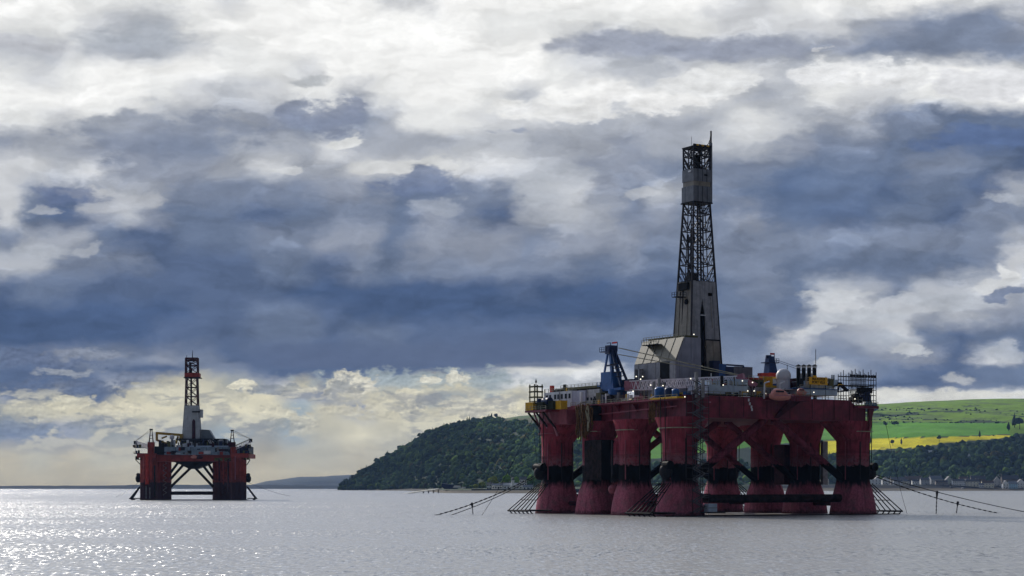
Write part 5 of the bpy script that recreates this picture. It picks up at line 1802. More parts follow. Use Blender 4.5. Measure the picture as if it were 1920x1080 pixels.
    for i in range(0, n, 2):
        x = a.x + (b.x - a.x) * i / n
        x1 = a.x + (b.x - a.x) * (i + 1) / n
        MB().beam((x, -33.4, 36.2), (x1, -33.4, 39.4), 0.1).build('scaffold_brace', DARK, sc)
    for i in range(9):
        x = a.x + (b.x - a.x) * (i + 0.5) / 9
        MB().box((x, -33.45, 41.9), (0.75, 0.2, 0.9)).build('scaffold_board', DARK, sc)
    a, b = fr.onY(1617, 726, -31), fr.onY(1636, 737, -31)
    MB().b2((a.x, -31, b.z), (b.x, -28.5, a.z)).build('winch_cab', BLK, rig)
    pts = [fr.onY(x, y, -31.5) for x, y in ((1600, 753), (1612, 744), (1622, 736), (1631, 734), (1634, 753))]
    MB().prism([(p.x, -31.5, p.z) for p in pts], (0, 3, 0)).build('anchor_winch', NAVY, rig)
    for (x, y, r_) in ((1605, 745, 1.2), (1599, 749, 0.9), (1612, 750, 1.0)):
        p = fr.onY(x, y, -32.5)
        MB().cyl((p.x, -33.0, p.z), (p.x, -31.6, p.z), r_, 12).build('winch_drum', DARK, rig)
    for i in range(9):
        p = fr.onY(1576 + i * 5, 750, -33.5)
        MB().beam((p.x, -33.5, 32.0), (p.x + rr.uniform(-1, 1), -33.5, 34.6 + rr.random()), 0.14).build('rail_post', RAIL, rig)
    a, b = fr.onY(1573, 747, -33.6), fr.onY(1618, 750, -33.6)
    MB().beam((a.x, -33.6, a.z), (b.x, -33.6, b.z), 0.14).beam((a.x, -33.6, a.z - 1), (b.x, -33.6, b.z - .8), 0.14).build('rail', RAIL, rig)
    # small folding crane at the house end
    fc = empty('folding_crane', (0, 0, 0), 0, rig)
    P_ = [fr.onY(x, y, -33) for x, y in ((1562, 725), (1574, 720.5), (1589, 732.5), (1571, 735))]
    MB().beam(P_[0], P_[1], 0.5).build('lower_arm', BLK, fc)
    MB().beam(P_[1], P_[2], 0.75).build('upper_arm', BLK, fc)
    MB().beam(P_[3], P_[2], 0.35).build('ram', BLK, fc)
    MB().beam(P_[1], P_[3], 0.4).build('post', BLK, fc)
    MB().box(tuple(P_[1]), (1.6, 0.8, 1.2)).build('knuckle', BLK, fc)

    # ---------------- cranes
    def crane(p, s, zbase, zhouse, ztop_, name='pedestal_crane', flag_dx=1.0):
        c0 = empty(name, (0, 0, 0), 0, rig)
        x, y = p
        MB().cyl((x, y, 33.5), (x, y, zbase), 2.4 * s, 16).build('pedestal', STEEL, c0, True)
        MB().cyl((x, y, zbase), (x, y, zbase + 1.8 * s), 2.9 * s, 16).build('slewing_ring', BLUE, c0, True)
        return c0
    cx0 = -29.0
    p = fr.onX(1158, 750, cx0)
    cy0 = p.y
    W = lambda px_, py_: fr.onX(px_, py_, cx0)
    cr1 = crane((cx0, cy0), 1.0, W(1158, 741).z, 0, 0)
    hz0, hz1 = W(1155, 729).z, W(1155, 697).z
    hl = W(1136, 0).y
    hrr = W(1156, 0).y
    MB().b2((cx0 - 1.9, hrr, hz0), (cx0 + 1.9, hl, hz1)).build('machinery_cabin', BLUE, cr1)
    MB().b2((cx0 - 2.4, W(1176, 0).y, W(1155, 733).z), (cx0 + 2.2, hl, hz0 + 0.1)).build('turntable', BLUE, cr1)
    MB().b2((cx0 + 1.6, W(1176, 0).y, hz0), (cx0 + 3.0, W(1158, 0).y, W(1155, 712).z)).build('winch_cover', NAVY, cr1)
    MB().b2((cx0 - 2.0, hl + 0.0, W(1140, 725).z), (cx0 - 1.2, W(1130, 0).y, W(1140, 724).z + .2)).build('catwalk', BLUE, cr1)
    railing(cr1, (cx0 - 2.0, hl, W(1140, 724).z), (cx0 - 2.0, W(1130, 0).y, W(1140, 724).z), 1.2, 1.2, BLUE)
    apex = W(1146, 650)
    for sx in (-1, 1):
        xx = cx0 + sx * 1.5
        MB().beam((xx, W(1141, 0).y, hz1), (cx0 + sx * 0.5, W(1144, 0).y, W(1144, 652).z), 0.5).build('frame_leg', BLUE, cr1)
        MB().beam((xx, W(1158, 0).y, W(1158, 729).z), (cx0 + sx * 0.5, W(1147, 0).y, W(1147, 652).z), 0.9).build('frame_leg', BLUE, cr1)
        MB().beam((xx, W(1172, 0).y, W(1172, 724).z), (cx0 + sx * 0.5, W(1149, 0).y, W(1149, 655).z), 0.6).build('frame_leg', NAVY, cr1)
    MB().b2((cx0 - 1.5, W(1150, 0).y, W(1146, 664).z), (cx0 + 1.5, W(1142, 0).y, W(1146, 648).z)).build('frame_head', NAVY, cr1)
    MB().beam((cx0 - 1.2, W(1141, 0).y, W(1141, 686).z), (cx0 - 1.2, W(1162, 0).y, W(1162, 685).z), 0.5).build('cross_bar', NAVY, cr1)
    for k in range(4):
        yy = W(1158 + k * 3.4, 0).y
        zz = W(1160, 683 + k * 8).z
        MB().beam((cx0 - 1.6, yy + 1.6, zz), (cx0 - 1.6, yy - 2.6, zz + 0.1), 0.22).build('ladder_landing', DARK, cr1)
    hp = MB().b2((cx0 - 1.6, W(1149, 0).y, W(1144, 660).z), (cx0 + 1.6, W(1132, 0).y, W(1144, 658.6).z)).build('head_platform', NAVY, cr1)
    railing(hp, (cx0 - 1.6, W(1149, 0).y, W(1144, 659).z), (cx0 - 1.6, W(1132, 0).y, W(1144, 659).z), 1.3, 1.2, NAVY)
    MB().beam((cx0, W(1157.5, 0).y, W(1157, 658).z), (cx0, W(1157.5, 0).y, W(1157, 641).z), 0.16).build('flagpole', NAVY, cr1)
    MB().b2((cx0 - 0.04, W(1157.5, 0).y, W(1157, 643.5).z), (cx0 + 0.04, W(1147.5, 0).y, W(1157, 640.5).z)).build('flag', FLAG, cr1)
    MB().beam((cx0, W(1138, 0).y, W(1138, 643.5).z), (cx0, W(1145, 0).y, W(1138, 643.5).z), 0.2).build('beacon_arm', NAVY, cr1)
    MB().beam((cx0, W(1145, 0).y, W(1138, 643.5).z), (cx0, W(1145, 0).y, W(1138, 650).z), 0.2).build('beacon_arm', NAVY, cr1)
    # boom lowered to the right along the deck
    bt = fr.onY(1384, 713, -27.5)
    bs_ = W(1170, 728)
    bs_.z += 0.6
    bm_ = truss_boom(cr1, bs_ + Vector((0.3, -1.0, 0)), bt, 2.7, 2.3, STEELW, PINK, 26)
    for i, (t0, t1) in enumerate(((0.0, 0.12), (0.42, 0.47), (0.93, 1.0))):
        pass
    d_ = (bt - bs_)
    MB().beam(bs_ + Vector((0, -0.8, 0)), bs_ + d_ * 0.13, 3.1, 2.9).build('boom_foot', PINK, bm_)
    MB().beam(bt - d_ * 0.015, bt + d_ * 0.055 + Vector((0, 0, 0.7)), 2.2, 2.6).build('boom_head', PINK, bm_)
    tp_ = fr.onY(1418, 724, -29.5)
    MB().beam(bt + Vector((0, 0, 0.8)), tp_, 1.3, 1.6).build('boom_tip', PINK, bm_)
    MB().beam(fr.onX(1232, 716, -20), fr.onX(1232, 737, -20), 2.2, 2.2).build('boom_rest', STEEL, rig)
    top = Vector((cx0, W(1157, 0).y, W(1157, 652).z))
    for (dz, t1) in ((0, 1.0), (-2.0, 0.97)):
        MB().cyl(top + Vector((0, 0, dz)), bs_.lerp(bt, t1) + Vector((0, 0, 1.6)), 0.09, 4).build('boom_cable', RAIL, cr1)
        MB().cyl(top + Vector((0.8, 0, dz)), bs_.lerp(bt, t1) + Vector((0.8, 0, 1.6)), 0.09, 4).build('boom_cable', RAIL, cr1)
    # far crane right of the derrick
    Y2 = 20.0
    V_ = lambda px_, py_: fr.onY(px_, py_, Y2)
    cr2 = empty('pedestal_crane', (0, 0, 0), 0, rig)
    b0, b1 = V_(1437, 700), V_(1453, 700)
    t0, t1 = V_(1439, 668), V_(1448, 668)
    MB().loft([[(b0.x, Y2 - 1.5, b0.z - 6), (b1.x, Y2 - 1.5, b0.z - 6), (b1.x, Y2 + 1.5, b0.z - 6), (b0.x, Y2 + 1.5, b0.z - 6)],
               [(b0.x, Y2 - 1.5, b0.z), (b1.x, Y2 - 1.5, b0.z), (b1.x, Y2 + 1.5, b0.z), (b0.x, Y2 + 1.5, b0.z)],
               [(t0.x, Y2 - 1, t0.z), (t1.x, Y2 - 1, t0.z), (t1.x, Y2 + 1, t0.z), (t0.x, Y2 + 1, t0.z)]]).build('tower', BLUED, cr2)
    hp = MB().b2((V_(1432, 0).x, Y2 - 1.5, V_(0 + 1440, 681).z), (V_(1455, 0).x, Y2 + 1.5, V_(1440, 679.5).z)).build('head_platform', NAVY, cr2)
    railing(hp, (V_(1432, 0).x, Y2 - 1.5, V_(1440, 680).z), (V_(1455, 0).x, Y2 - 1.5, V_(1440, 680).z), 1.4, 1.0, NAVY)
    for x in (1439, 1443):
        MB().cyl(V_(x, 672), V_(x, 666), 0.6, 8).build('head_sheave', NAVY, cr2)
    MB().beam(V_(1452, 680), V_(1452, 662), 0.16).build('flagpole', NAVY, cr2)
    a, b = V_(1444, 665), V_(1452, 662)
    MB().b2((a.x, Y2 - 0.04, a.z), (b.x, Y2 + 0.04, b.z)).build('flag', FLAG, cr2)
    MB().b2((V_(1434, 0).x, Y2 - 3, V_(1440, 712).z), (V_(1455, 0).x, Y2 + 3, V_(1440, 700).z)).build('machinery_cabin', REDBR, cr2)
    MB().cyl(V_(1454, 674), V_(1492, 687), 0.07, 4).build('boom_cable', DARK, cr2)
    MB().cyl(V_(1454, 677), V_(1492, 691), 0.07, 4).build('boom_cable', DARK, cr2)

    # ---------------- deck clutter
    items = [(1092, 742, 'ventilator', WHITE), (1126, 744, 'valve_skid', OLV2), (1130, 748, 'valve_skid', STEEL), (1139, 746, 'ventilator', WHITE), (1144, 749, 'valve_skid', DARK), (1181, 748, 'pipe_bracket', WHITE),
             (1193, 749, 'storage_tank', WHITED), (1205, 750, 'valve_skid', REDF), (1214, 752, 'valve_skid', BRC), (1262, 748, 'ventilator', YEL), (1278, 744, 'valve_skid', YEL), (1288, 742, 'valve_skid', BLUE)]
    for (x, y, nm, m_) in items:
        p = fr.onX(x, y, -32.5)
        hgt = p.z + 1.2 - 33.2
        w_ = rr.uniform(0.9, 1.7)
        if nm == 'ventilator' or nm == 'storage_tank':
            o = MB().cyl((p.x, p.y, 33.2), (p.x, p.y, 33.2 + hgt), w_ * 0.55, 10).build(nm, m_, rig, True)
        else:
            o = MB().box((p.x, p.y, 33.2 + hgt / 2), (w_, w_ * 1.6, hgt)).build(nm, m_, rig)
    for (x, y, hh) in ((1160, 747, 3.2), (1226, 742, 5.5), (1236, 740, 6.5), (1244, 741, 5.2), (1318, 736, 5.0), (1306, 730, 7.2)):
        p = fr.onX(x, y, -31)
        MB().cyl((p.x, p.y, 33.5), (p.x, p.y, 33.5 + hh), 0.5, 8).build('pump_column', STEEL, rig, True)
    for i in range(22):
        x = 1085 + i * 9.6 + rr.uniform(-3, 3)
        p = fr.onX(x, 752, rr.uniform(-34, -30))
        MB().beam((p.x, p.y, 33.9), (p.x, p.y - rr.uniform(2, 5), 33.9 + rr.uniform(-0.1, 0.9)), rr.uniform(0.2, 0.5)).build('deck_pipe', rr.choice([STEEL, RAIL, WHITE, BRC, OLV2, DARK]), rig)
    for i in range(20):
        x = rr.uniform(1405, 1500)
        p = fr.onY(x, rr.uniform(722, 738), rr.uniform(-33, -30))
        MB().beam((p.x, p.y, 34.4), (p.x + rr.uniform(-1, 1), p.y, p.z), rr.uniform(0.14, 0.35)).build('deck_post', rr.choice([STEEL, RAIL, YEL, DARK, BRC]), rig)
    p = fr.onX(1262, 748, -34.5)
    MB().b2((-36.8, p.y - 5, 33.3), (-33.5, p.y + 8, 33.8)).build('yellow_ledge', YEL, rig)
    for i in range(46):     # fittings along the left deck edge
        x = rr.uniform(1090, 1292)
        X_ = rr.uniform(-34, -29)
        p = fr.onX(x, 750, X_)
        h = rr.uniform(0.5, 2.4)
        k = rr.random()
        m_ = rr.choice([STEEL, WHITE, DARK, BRC, OLV2, YEL, REDF, RAIL, NAVY, DARK])
        if k < 0.35:
            MB().box((X_, p.y, 33.3 + h / 2), (rr.uniform(0.4, 1.6), rr.uniform(0.5, 2.2), h)).build('locker', m_, rig)
        elif k < 0.6:
            MB().cyl((X_, p.y, 33.2), (X_, p.y, 33.4 + h * 1.3), rr.uniform(0.2, 0.6), 8).build('vent_head', m_, rig)
        elif k < 0.8:
            MB().path([(X_, p.y, 33.2), (X_, p.y, 33.6 + h), (X_, p.y - rr.uniform(1, 3), 33.6 + h)], rr.uniform(0.1, 0.2), 6).build('bent_pipe', m_, rig)
        else:
            MB().beam((X_, p.y, 33.2), (X_, p.y, 34.5 + h * 1.5), 0.16).build('lamp_post', m_, rig)
    for i in range(60):     # fittings along the front deck edge and on the house roofs
        x = rr.uniform(1328, 1572)
        Y_ = rr.uniform(-34.8, -27)
        p = fr.onY(x, 742, Y_)
        z0_ = 34.3 if Y_ < -33.5 or 1404 < x < 1498 else fr.onY(x, 722, Y_).z - 0.3
        h = rr.uniform(0.5, 2.3)
        k = rr.random()
        m_ = rr.choice([STEEL, WHITE, DARK, BRC, OLV2, YEL, REDF, RAIL, NAVY, DARK, WHITEB])
        if k < 0.4:
            MB().box((p.x, Y_, z0_ + h / 2), (rr.uniform(0.4, 2.0), rr.uniform(0.4, 1.4), h)).build('locker', m_, rig)
        elif k < 0.6:
            MB().cyl((p.x, Y_, z0_), (p.x, Y_, z0_ + h * 1.4), rr.uniform(0.15, 0.5), 8).build('vent_head', m_, rig)
        elif k < 0.85:
            MB().path([(p.x, Y_, z0_), (p.x, Y_, z0_ + h), (p.x + rr.uniform(-3, 3), Y_, z0_ + h)], rr.uniform(0.08, 0.18), 6).build('bent_pipe', m_, rig)
        else:
            MB().beam((p.x, Y_, z0_), (p.x, Y_, z0_ + 1.5 + h * 1.3), 0.14).build('lamp_post', m_, rig)
    for (x0, x1, y) in ((1326, 1402, 722), (1500, 1570, 729), (1510, 1560, 715), (1404, 1432, 712)):
        Y_ = -33.2 if y < 725 else -34.6
        a, b = fr.onY(x0, y, Y_), fr.onY(x1, y, Y_)
        railing(rig, (a.x, Y_, a.z + 0.1), (b.x, Y_, a.z + 0.1), 1.1, 1.8)
    # deck floodlights that are lit
    for (x, y, X_) in ((1099, 733, -30), (1193, 706, -33), (1205, 706, -33), (1201, 711, -33), (1187, 733.5, -35), (1243, 723, -33), (1258, 727, -33), (1295, 710, -30), (1284, 744, -35.2), (1220, 722, -34), (1260, 738, -33.5)):
        p = fr.onX(x, y, X_)
        MB().ball(tuple(p), 0.18, 8, 6).build('floodlight', LAMP, rig)
    for (x, y, Y_) in ((1301, 627, -10), (1316, 687, -8.5), (1324, 650, -3.5), (1315, 717, -30), (1356, 722, -34), (1392, 714, -30), (1411, 717, -30), (1402, 733, -34), (1414, 733, -34), (1436, 738, -34), (1526, 735.5, -36), (1603, 748, -34)):
        p = fr.onY(x, y, Y_)
        MB().ball(tuple(p), 0.18, 8, 6).build('floodlight', LAMP, rig)
    # tall thin aerials
    for (x, y0, y1, Y_) in ((1476, 684, 712, -25), (1529.5, 655, 700, -28), (1022, 730, 745, 20)):
        a, b = fr.onY(x, y0, Y_), fr.onY(x, y1, Y_)
        MB().cyl(tuple(b), tuple(a), 0.10, 5).build('aerial', DARK, rig)
    return rig


STAIR = mat('stair_steel', (0.10, 0.10, 0.11), 0.5, var=0.3, rust=0.3)
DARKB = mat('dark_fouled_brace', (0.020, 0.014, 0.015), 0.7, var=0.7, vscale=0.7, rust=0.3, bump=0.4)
GREYD = mat('dark_grey_cladding', (0.13, 0.14, 0.165), 0.5, var=0.2, streak=0.6)
GREYB = mat('blue_grey_cladding', (0.24, 0.25, 0.31), 0.5, var=0.15, vscale=0.3, streak=0.6)
GREYW = mat('lavender_grey_paint', (0.36, 0.38, 0.48), 0.5, var=0.1, streak=0.4)
WHITED = mat('radome_white', (0.55, 0.55, 0.60), 0.45, var=0.06)
WHITEB2 = mat('dirty_white_paint', (0.36, 0.37, 0.38), 0.5, var=0.25, vscale=0.8, rust=0.4, streak=0.6)
BLUED = mat('dark_blue_crane_paint', (0.014, 0.045, 0.15), 0.45, var=0.25, streak=0.4)
SIGN = mat('yellow_sign_board', (0.75, 0.38, 0.015), 0.45, var=0.08)
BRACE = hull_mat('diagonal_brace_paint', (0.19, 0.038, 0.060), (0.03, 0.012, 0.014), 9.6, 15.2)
RIG1 = near_rig()


# ---------------- things lying on or hanging from the near rig
def on_rig():
    fr = FR
    Z = 32.2
    def crate(px, X, w, d, h, m_, nm, lb, cat, ribs=5, group='containers on the far left platform of the near rig'):
        p = fr.onX(px, 760, X)
        wpos = fr.world((X, p.y, Z))
        r_ = empty(nm, wpos, fr.a)
        tag(r_, lb, cat, group)
        MB().b2((-d / 2, -w / 2, 0.05), (d / 2, w / 2, h)).build('body', m_, r_)
        for i in range(ribs + 1):
            y = -w / 2 + w * i / ribs
            MB().b2((-d / 2 - 0.1, y - 0.08, 0.05), (-d / 2, y + 0.08, h)).build('rib', m_, r_)
        MB().b2((-d / 2 - 0.12, -w / 2 - 0.05, h - 0.15), (d / 2 + 0.05, w / 2 + 0.05, h + 0.05)).build('top_rail', m_, r_)
        return r_
    crate(998.5, -41.0, 4.2, 2.4, 2.5, YEL, 'shipping_container', 'rusty yellow container at the outer end of the far left platform', 'container')
    crate(1018, -41.0, 3.4, 2.4, 2.3, OLIVE, 'shipping_container', 'dark green container next to the lookout cabin on the far left platform', 'container')
    crate(1034, -39.5, 5.2, 2.4, 2.6, OLIVE, 'shipping_container', 'longer dark green container in the middle of the far left platform', 'container')
    crate(1052, -38.5, 3.4, 2.4, 2.6, YEL, 'shipping_container', 'bright yellow container at the inner end of the far left platform', 'container')
    p = fr.onX(1010, 760, -40.5)
    t = empty('fuel_tank', fr.world((-40.5, p.y - 0.5, Z)), fr.a)
    tag(t, 'small blue tank between the yellow and dark green containers', 'tank')
    MB().cyl((0, 0, 0.1), (0, 0, 3.4), 0.9, 12).build('shell', NAVY, t, True)
    MB().cyl((0, 0, 3.4), (0, 0, 3.7), 0.9, 12, 0.4).build('lid', NAVY, t)
    p = fr.onX(1026, 752, -40)
    t = empty('round_tank', fr.world((-40, p.y, Z)), fr.a)
    tag(t, 'dark rounded tank with a bright top behind the green containers', 'tank')
    MB().cyl((0, -1.6, 2.6), (0, 1.6, 2.6), 1.3, 14).build('shell', NAVY, t, True)
    MB().b2((-1, -1.2, 0), (1, 1.2, 1.5)).build('cradle', DARK, t)
    for i, (px, py, r_, m_, lb) in enumerate([(1240, 740, 1.5, BLUE, 'bright blue drum on the yellow ledge, leftmost of the blue vessels'), (1258, 739, 1.35, NAVY, 'dark blue round vessel in the middle of the three by the stair tower'),
                                             (1270, 740, 1.1, BLUE, 'blue vessel nearest the stair tower, rightmost of three')]):
        p = fr.onX(px, 750, -34.0)
        t = empty('pressure_vessel', fr.world((-34.6, p.y, 33.8)), fr.a)
        tag(t, lb, 'tank', 'blue vessels beside the stair tower')
        MB().cyl((0, 0, 0), (0, 0, r_ * 1.7), r_, 16).build('shell', m_, t, True)
        MB().ball((0, 0, r_ * 1.7), r_ * 0.98, 14, 8, 0.5).build('domed_top', m_, t, True)
    # enclosed lifeboats
    def lifeboat(px0, px1, py, Y, lb, sc):
        a, b = fr.onY(px0, py, Y), fr.onY(px1, py, Y)
        L = b.x - a.x
        r_ = empty('lifeboat', fr.world(((a.x + b.x) / 2, Y, a.z)), fr.a)
        tag(r_, lb, 'lifeboat', 'enclosed lifeboats slung from the front of the near rig')
        rings = []
        for t_ in (-1, -0.94, -0.8, -0.45, 0, 0.45, 0.8, 0.94, 1):
            w = 1.35 * max(0.12, (1 - abs(t_) ** 3.2)) * sc
            hgt = 0.95 * sc
            pts = []
            for k in range(14):
                th = 2 * math.pi * k / 14
                c_, s_ = math.cos(th), math.sin(th)
                zz = s_ * hgt * (1 if s_ < 0 else 0.35)
                if s_ < 0:
                    zz *= (1 - 0.35 * abs(t_) ** 3)
                pts.append((t_ * L / 2, c_ * w, zz + (0.25 * abs(t_) ** 2)))
            rings.append(pts)
        MB().loft(rings).build('hull', ORANGE, r_, True)
        rings = []
        for t_ in (-0.82, -0.72, -0.5, 0, 0.3, 0.45, 0.55):
            w = 1.1 * (1 - abs(t_) ** 3) * sc
            top = {-0.82: 0.25, -0.72: 1.0, -0.5: 1.45, 0: 1.4, 0.3: 1.2, 0.45: 0.85, 0.55: 0.3}[t_] * sc
            rings.append([(t_ * L / 2, math.cos(2 * math.pi * k / 12) * w, 0.2 * sc + max(0, math.sin(2 * math.pi * k / 12)) * top) for k in range(12)])
        MB().loft(rings).build('canopy', ORANGE, r_, True)
        MB().b2((-L * 0.46, -1.38 * sc, 0.12), (L * 0.46, -1.28 * sc, 0.3)).build('rubbing_strake', PINK, r_)
        for k in range(3):
            MB().box((-L * 0.28 + k * L * 0.13, -1.0 * sc, 1.0 * sc), (0.6 * sc, 0.3, 0.35 * sc)).build('window', GLASS, r_)
    lifeboat(1443, 1482, 742.5, -39.2, 'larger salmon orange lifeboat hanging over the front edge of the near rig', 1.35)
    lifeboat(1494, 1512, 736.5, -38.4, 'smaller orange lifeboat on the platform right of the larger one', 0.85)


on_rig()

# ------------------------------------------------------------------ distant rig
F2 = Frame((362 - 960) / F * 1146, 1146, 3.0)
COL2 = hull_mat('far_column_paint', (0.32, 0.060, 0.045), (0.04, 0.03, 0.045), -9, 11.2, black=(0.070, 0.036, 0.045), pale=(0.16, 0.05, 0.05))
RED2 = mat('orange_red_paint', (0.30, 0.045, 0.032), 0.55, var=0.3, vscale=0.3, rust=0.4, streak=0.6)
BLU2 = mat('slate_blue_deck_paint', (0.20, 0.27, 0.35), 0.5, var=0.3, vscale=0.4, rust=0.3, streak=0.5)
GRN2 = mat('yellow_green_paint', (0.10, 0.10, 0.025), 0.6, var=0.4)
WH2 = mat('white_derrick_cladding', (0.42, 0.45, 0.48), 0.5, var=0.15, vscale=0.3, streak=0.6, rust=0.25)
YEL2 = mat('ochre_crane_paint', (0.34, 0.22, 0.02), 0.5, var=0.25, rust=0.3)


def far_rig():
    fr = F2
    rig = empty('drilling_rig', (fr.cx, fr.cy, 0), fr.a)
    tag(rig, 'smaller distant orange rig on broad legs with a white clad derrick and red crown', 'oil rig')
    P = lambda x, y, Y=0: fr.onY(x, y, Y)
    X = lambda x, Y=0: fr.onY(x, 900, Y).x
    Zf = lambda y, Y=0: fr.onY(362, y, Y).z
    ztop = 29.0
    # legs
    for (x0, x1, Y, n) in ((263, 294, -22, 2.6), (288, 321, 10, 3.4), (399, 438, 10, 3.4), (434, 462, -22, 2.6)):
        a, b = X(x0, Y), X(x1, Y)
        r = (b - a) / 2
        o = MB().loft([ring((a + b) / 2, Y, z, r * k, r * k, n) for z, k in ((-10, 1.0), (0, 1.0), (12, 1.0), (12.2, 1.02), (12.6, 1.0), (26, 1.0), (ztop, 1.03))]).build('column', COL2, rig, True)
        for i in range(5):
            xx = a + (b - a) * (i + 0.6) / 5.4
            dy = math.sqrt(max(0.1, 1 - ((xx - (a + b) / 2) / r) ** 2)) * r
            MB().cyl((xx, Y - dy - 0.3, 2), (xx, Y - dy - 0.3, 26 + (i % 2) * 2), 0.55 if i % 2 else 0.3, 8).build('standpipe', COL2, o, True)
    # zigzag stairs and pale service pipes down the near left leg, dark paint on the right stairs stands for shade
    for (px, Yq, n_) in ((309, -2, 8), (420, -2, 6)):
        xs_ = X(px, Yq)
        for i in range(n_):
            z_ = 3 + i * 3.2
            MB().beam((xs_ - 1.2, Yq, z_), (xs_ + 1.2, Yq, z_ + 1.6), 0.3).build('stair_flight', STEEL if px < 362 else BRC, rig)
            MB().beam((xs_ + 1.2, Yq, z_ + 1.6), (xs_ - 1.2, Yq, z_ + 3.2), 0.3).build('stair_flight', STEEL if px < 362 else BRC, rig)
    for (px, z0_, z1_, m_, w_) in ((271, 13, 27, RED2, 1.0), (276, 10, 29, REDBR, 1.3), (283, 13, 28, RED2, 1.1), (290, 2, 22, DARK, 0.5), (274, 1, 9, STEEL, 0.35), (281, 1, 8, STEEL, 0.35), (411, 12, 26, BRC, 0.5), (419, 10, 27, RED2, 0.4), (428, 5, 26, BRC, 0.6), (441, 13, 28, PINK, 0.25)):  # light and shade of the legs put into these pipe colours
        Yq = -22 - 6.2
        MB().cyl((X(px, Yq), Yq, z0_), (X(px, Yq), Yq, z1_), w_, 8).build('caisson_pipe', m_, rig, True)
    for (px, Y) in ((259.5, -22), (465.5, -22)):
        sx = -1 if px < 362 else 1
        fl = MB().ball((X(px, Y), Y, 13.5), 1.9, 10, 6, 1.4).build('fairlead', DARK, rig, True)
        MB().cyl((X(px, Y), Y - 1.5, 16), (X(px, Y), Y + 1.5, 16), 1.2, 10).build('fairlead_wheel', DARK, fl)
        xc = X(278, Y) if sx < 0 else X(448, Y)
        flare_stack_rack(rig, xc, Y, sx, 8.5, abs(X(246, Y) - X(278, Y)) if sx < 0 else abs(X(480, Y) - X(448, Y)), 6.0, r=0.26)
    # braces
    MB().cyl((X(320, -15), -15, Zf(924, -15)), (X(400, -15), -15, Zf(924, -15)), 1.0, 10).build('horizontal_brace', DARKB, rig, True)
    MB().cyl((X(320, 18), 18, Zf(925, 18)), (X(400, 18), 18, Zf(925, 18)), 1.1, 10).build('horizontal_brace', DARKB, rig, True)
    for (Y, xi, yi, yo) in ((-14, 361, 874, 913), (-9, 347, 868, 898), (-4, 335, 866, 886)):
        for s in (-1, 1):
            xa = 362 + s * (362 - xi) if s > 0 else xi
            xa = 362 + s * abs(362 - xi)
            xb = 320 if s < 0 else 400
            MB().cyl((X(xa, Y), Y, Zf(yi, Y)), (X(xb, Y), Y, Zf(yo, Y)), 0.85, 10).build('diagonal_brace', DARKB, rig, True)
    MB().b2((X(262, -30), -30, -0.1), (X(466, -30), -29, 0.35)).build('waterline_fender_shade', BLK, rig)  # same black strip: fendering with the waterline shade put in
    # deck structure
    MB().b2((X(290, -18), -18, Zf(865, -18)), (X(437, -18), 26, Zf(853, -18))).build('deck_girder', RED2, rig)
    MB().prism([(X(322, -15), -16, Zf(864, -16)), (X(400, -15), -16, Zf(864, -16)), (X(384, -15), -16, Zf(873, -16)), (X(368, -15), -16, Zf(879, -16)), (X(354, -15), -16, Zf(879, -16)), (X(338, -15), -16, Zf(871, -16))], (0, 16, 0)).build('brace_node', DARK, rig)
    MB().b2((X(402, -19), -19, Zf(864, -19)), (X(432, -19), -18.1, Zf(858.5, -19))).build('green_panel', GRN2, rig)
    MB().b2((X(258, -24), -27, Zf(858, -24)), (X(292, -24), 20, Zf(850, -24))).build('column_head', RED2, rig)
    MB().b2((X(434, -24), -27, Zf(858, -24)), (X(467, -24), 20, Zf(850, -24))).build('column_head', RED2, rig)
    dk = MB().b2((X(308, -20), -20, Zf(853, -20)), (X(449, -20), 26, Zf(838, -20))).build('main_deck', BLU2, rig)
    r7 = random.Random(9)
    for i in range(26):
        x = X(r7.uniform(309, 446), -20.1)
        w_, h_ = r7.uniform(0.6, 4.5), r7.uniform(0.4, 2.6)
        z_ = r7.uniform(Zf(851, -20), Zf(841, -20))
        MB().box((x, -20.3, z_), (w_, 0.5, h_)).build('deck_fitting', r7.choice([DARK, NAVY, WHITEB, BRC, RED2, DARK, STEEL, GLASS]), dk)
    for i in range(6):
        x = X(308 + (449 - 308) * (i + r7.uniform(-.3, .3)) / 5.5, -20.1)
        MB().b2((x - .12, -20.2, Zf(852.5, -20)), (x + .12, -20.02, Zf(838.5, -20))).build('frame', DARK, dk)
    MB().b2((X(382, -20.5), -20.8, Zf(851, -20)), (X(395, -20.5), -20.2, Zf(845, -20))).build('white_panel', WHITE, dk)
    MB().b2((X(355, -16), -16, Zf(838, -16)), (X(428, -16), 20, Zf(835.5, -16))).build('upper_deck', WHITEB, rig)
    MB().b2((X(290, -18), -19, Zf(852, -18)), (X(308, -18), 16, Zf(837, -18))).build('side_house', DARK, rig)
    MB().b2((X(292, -19), -19.2, Zf(848, -19)), (X(306, -19), -18.9, Zf(842, -19))).build('side_window', GLASS, rig)
    MB().b2((X(449, -18), -19, Zf(853, -18)), (X(466, -18), 16, Zf(836, -18))).build('side_house', NAVY, rig)
    MB().b2((X(340, -8), -8, Zf(836, -8)), (X(425, -8), 18, Zf(826, -8))).build('substructure', DARK, rig)
    MB().b2((X(330, -8), -10, Zf(824.5, -8)), (X(422, -8), 14, Zf(822.5, -8))).build('drill_floor', DARK, rig)
    rr = random.Random(5)
    for i in range(110):
        px = rr.uniform(300, 436)
        Y = rr.uniform(-16, 0)
        zb_ = Zf(838, Y)
        h = rr.uniform(1.0, 4.8)
        a = X(px, Y)
        w = rr.uniform(0.5, 2.2)
        MB().box((a, Y, zb_ + h / 2), (w, w, h)).build('deck_machinery', rr.choice([DARK, GRN2, BRC, STEEL, OLIVE, WHITE, NAVY, RUST]), rig)
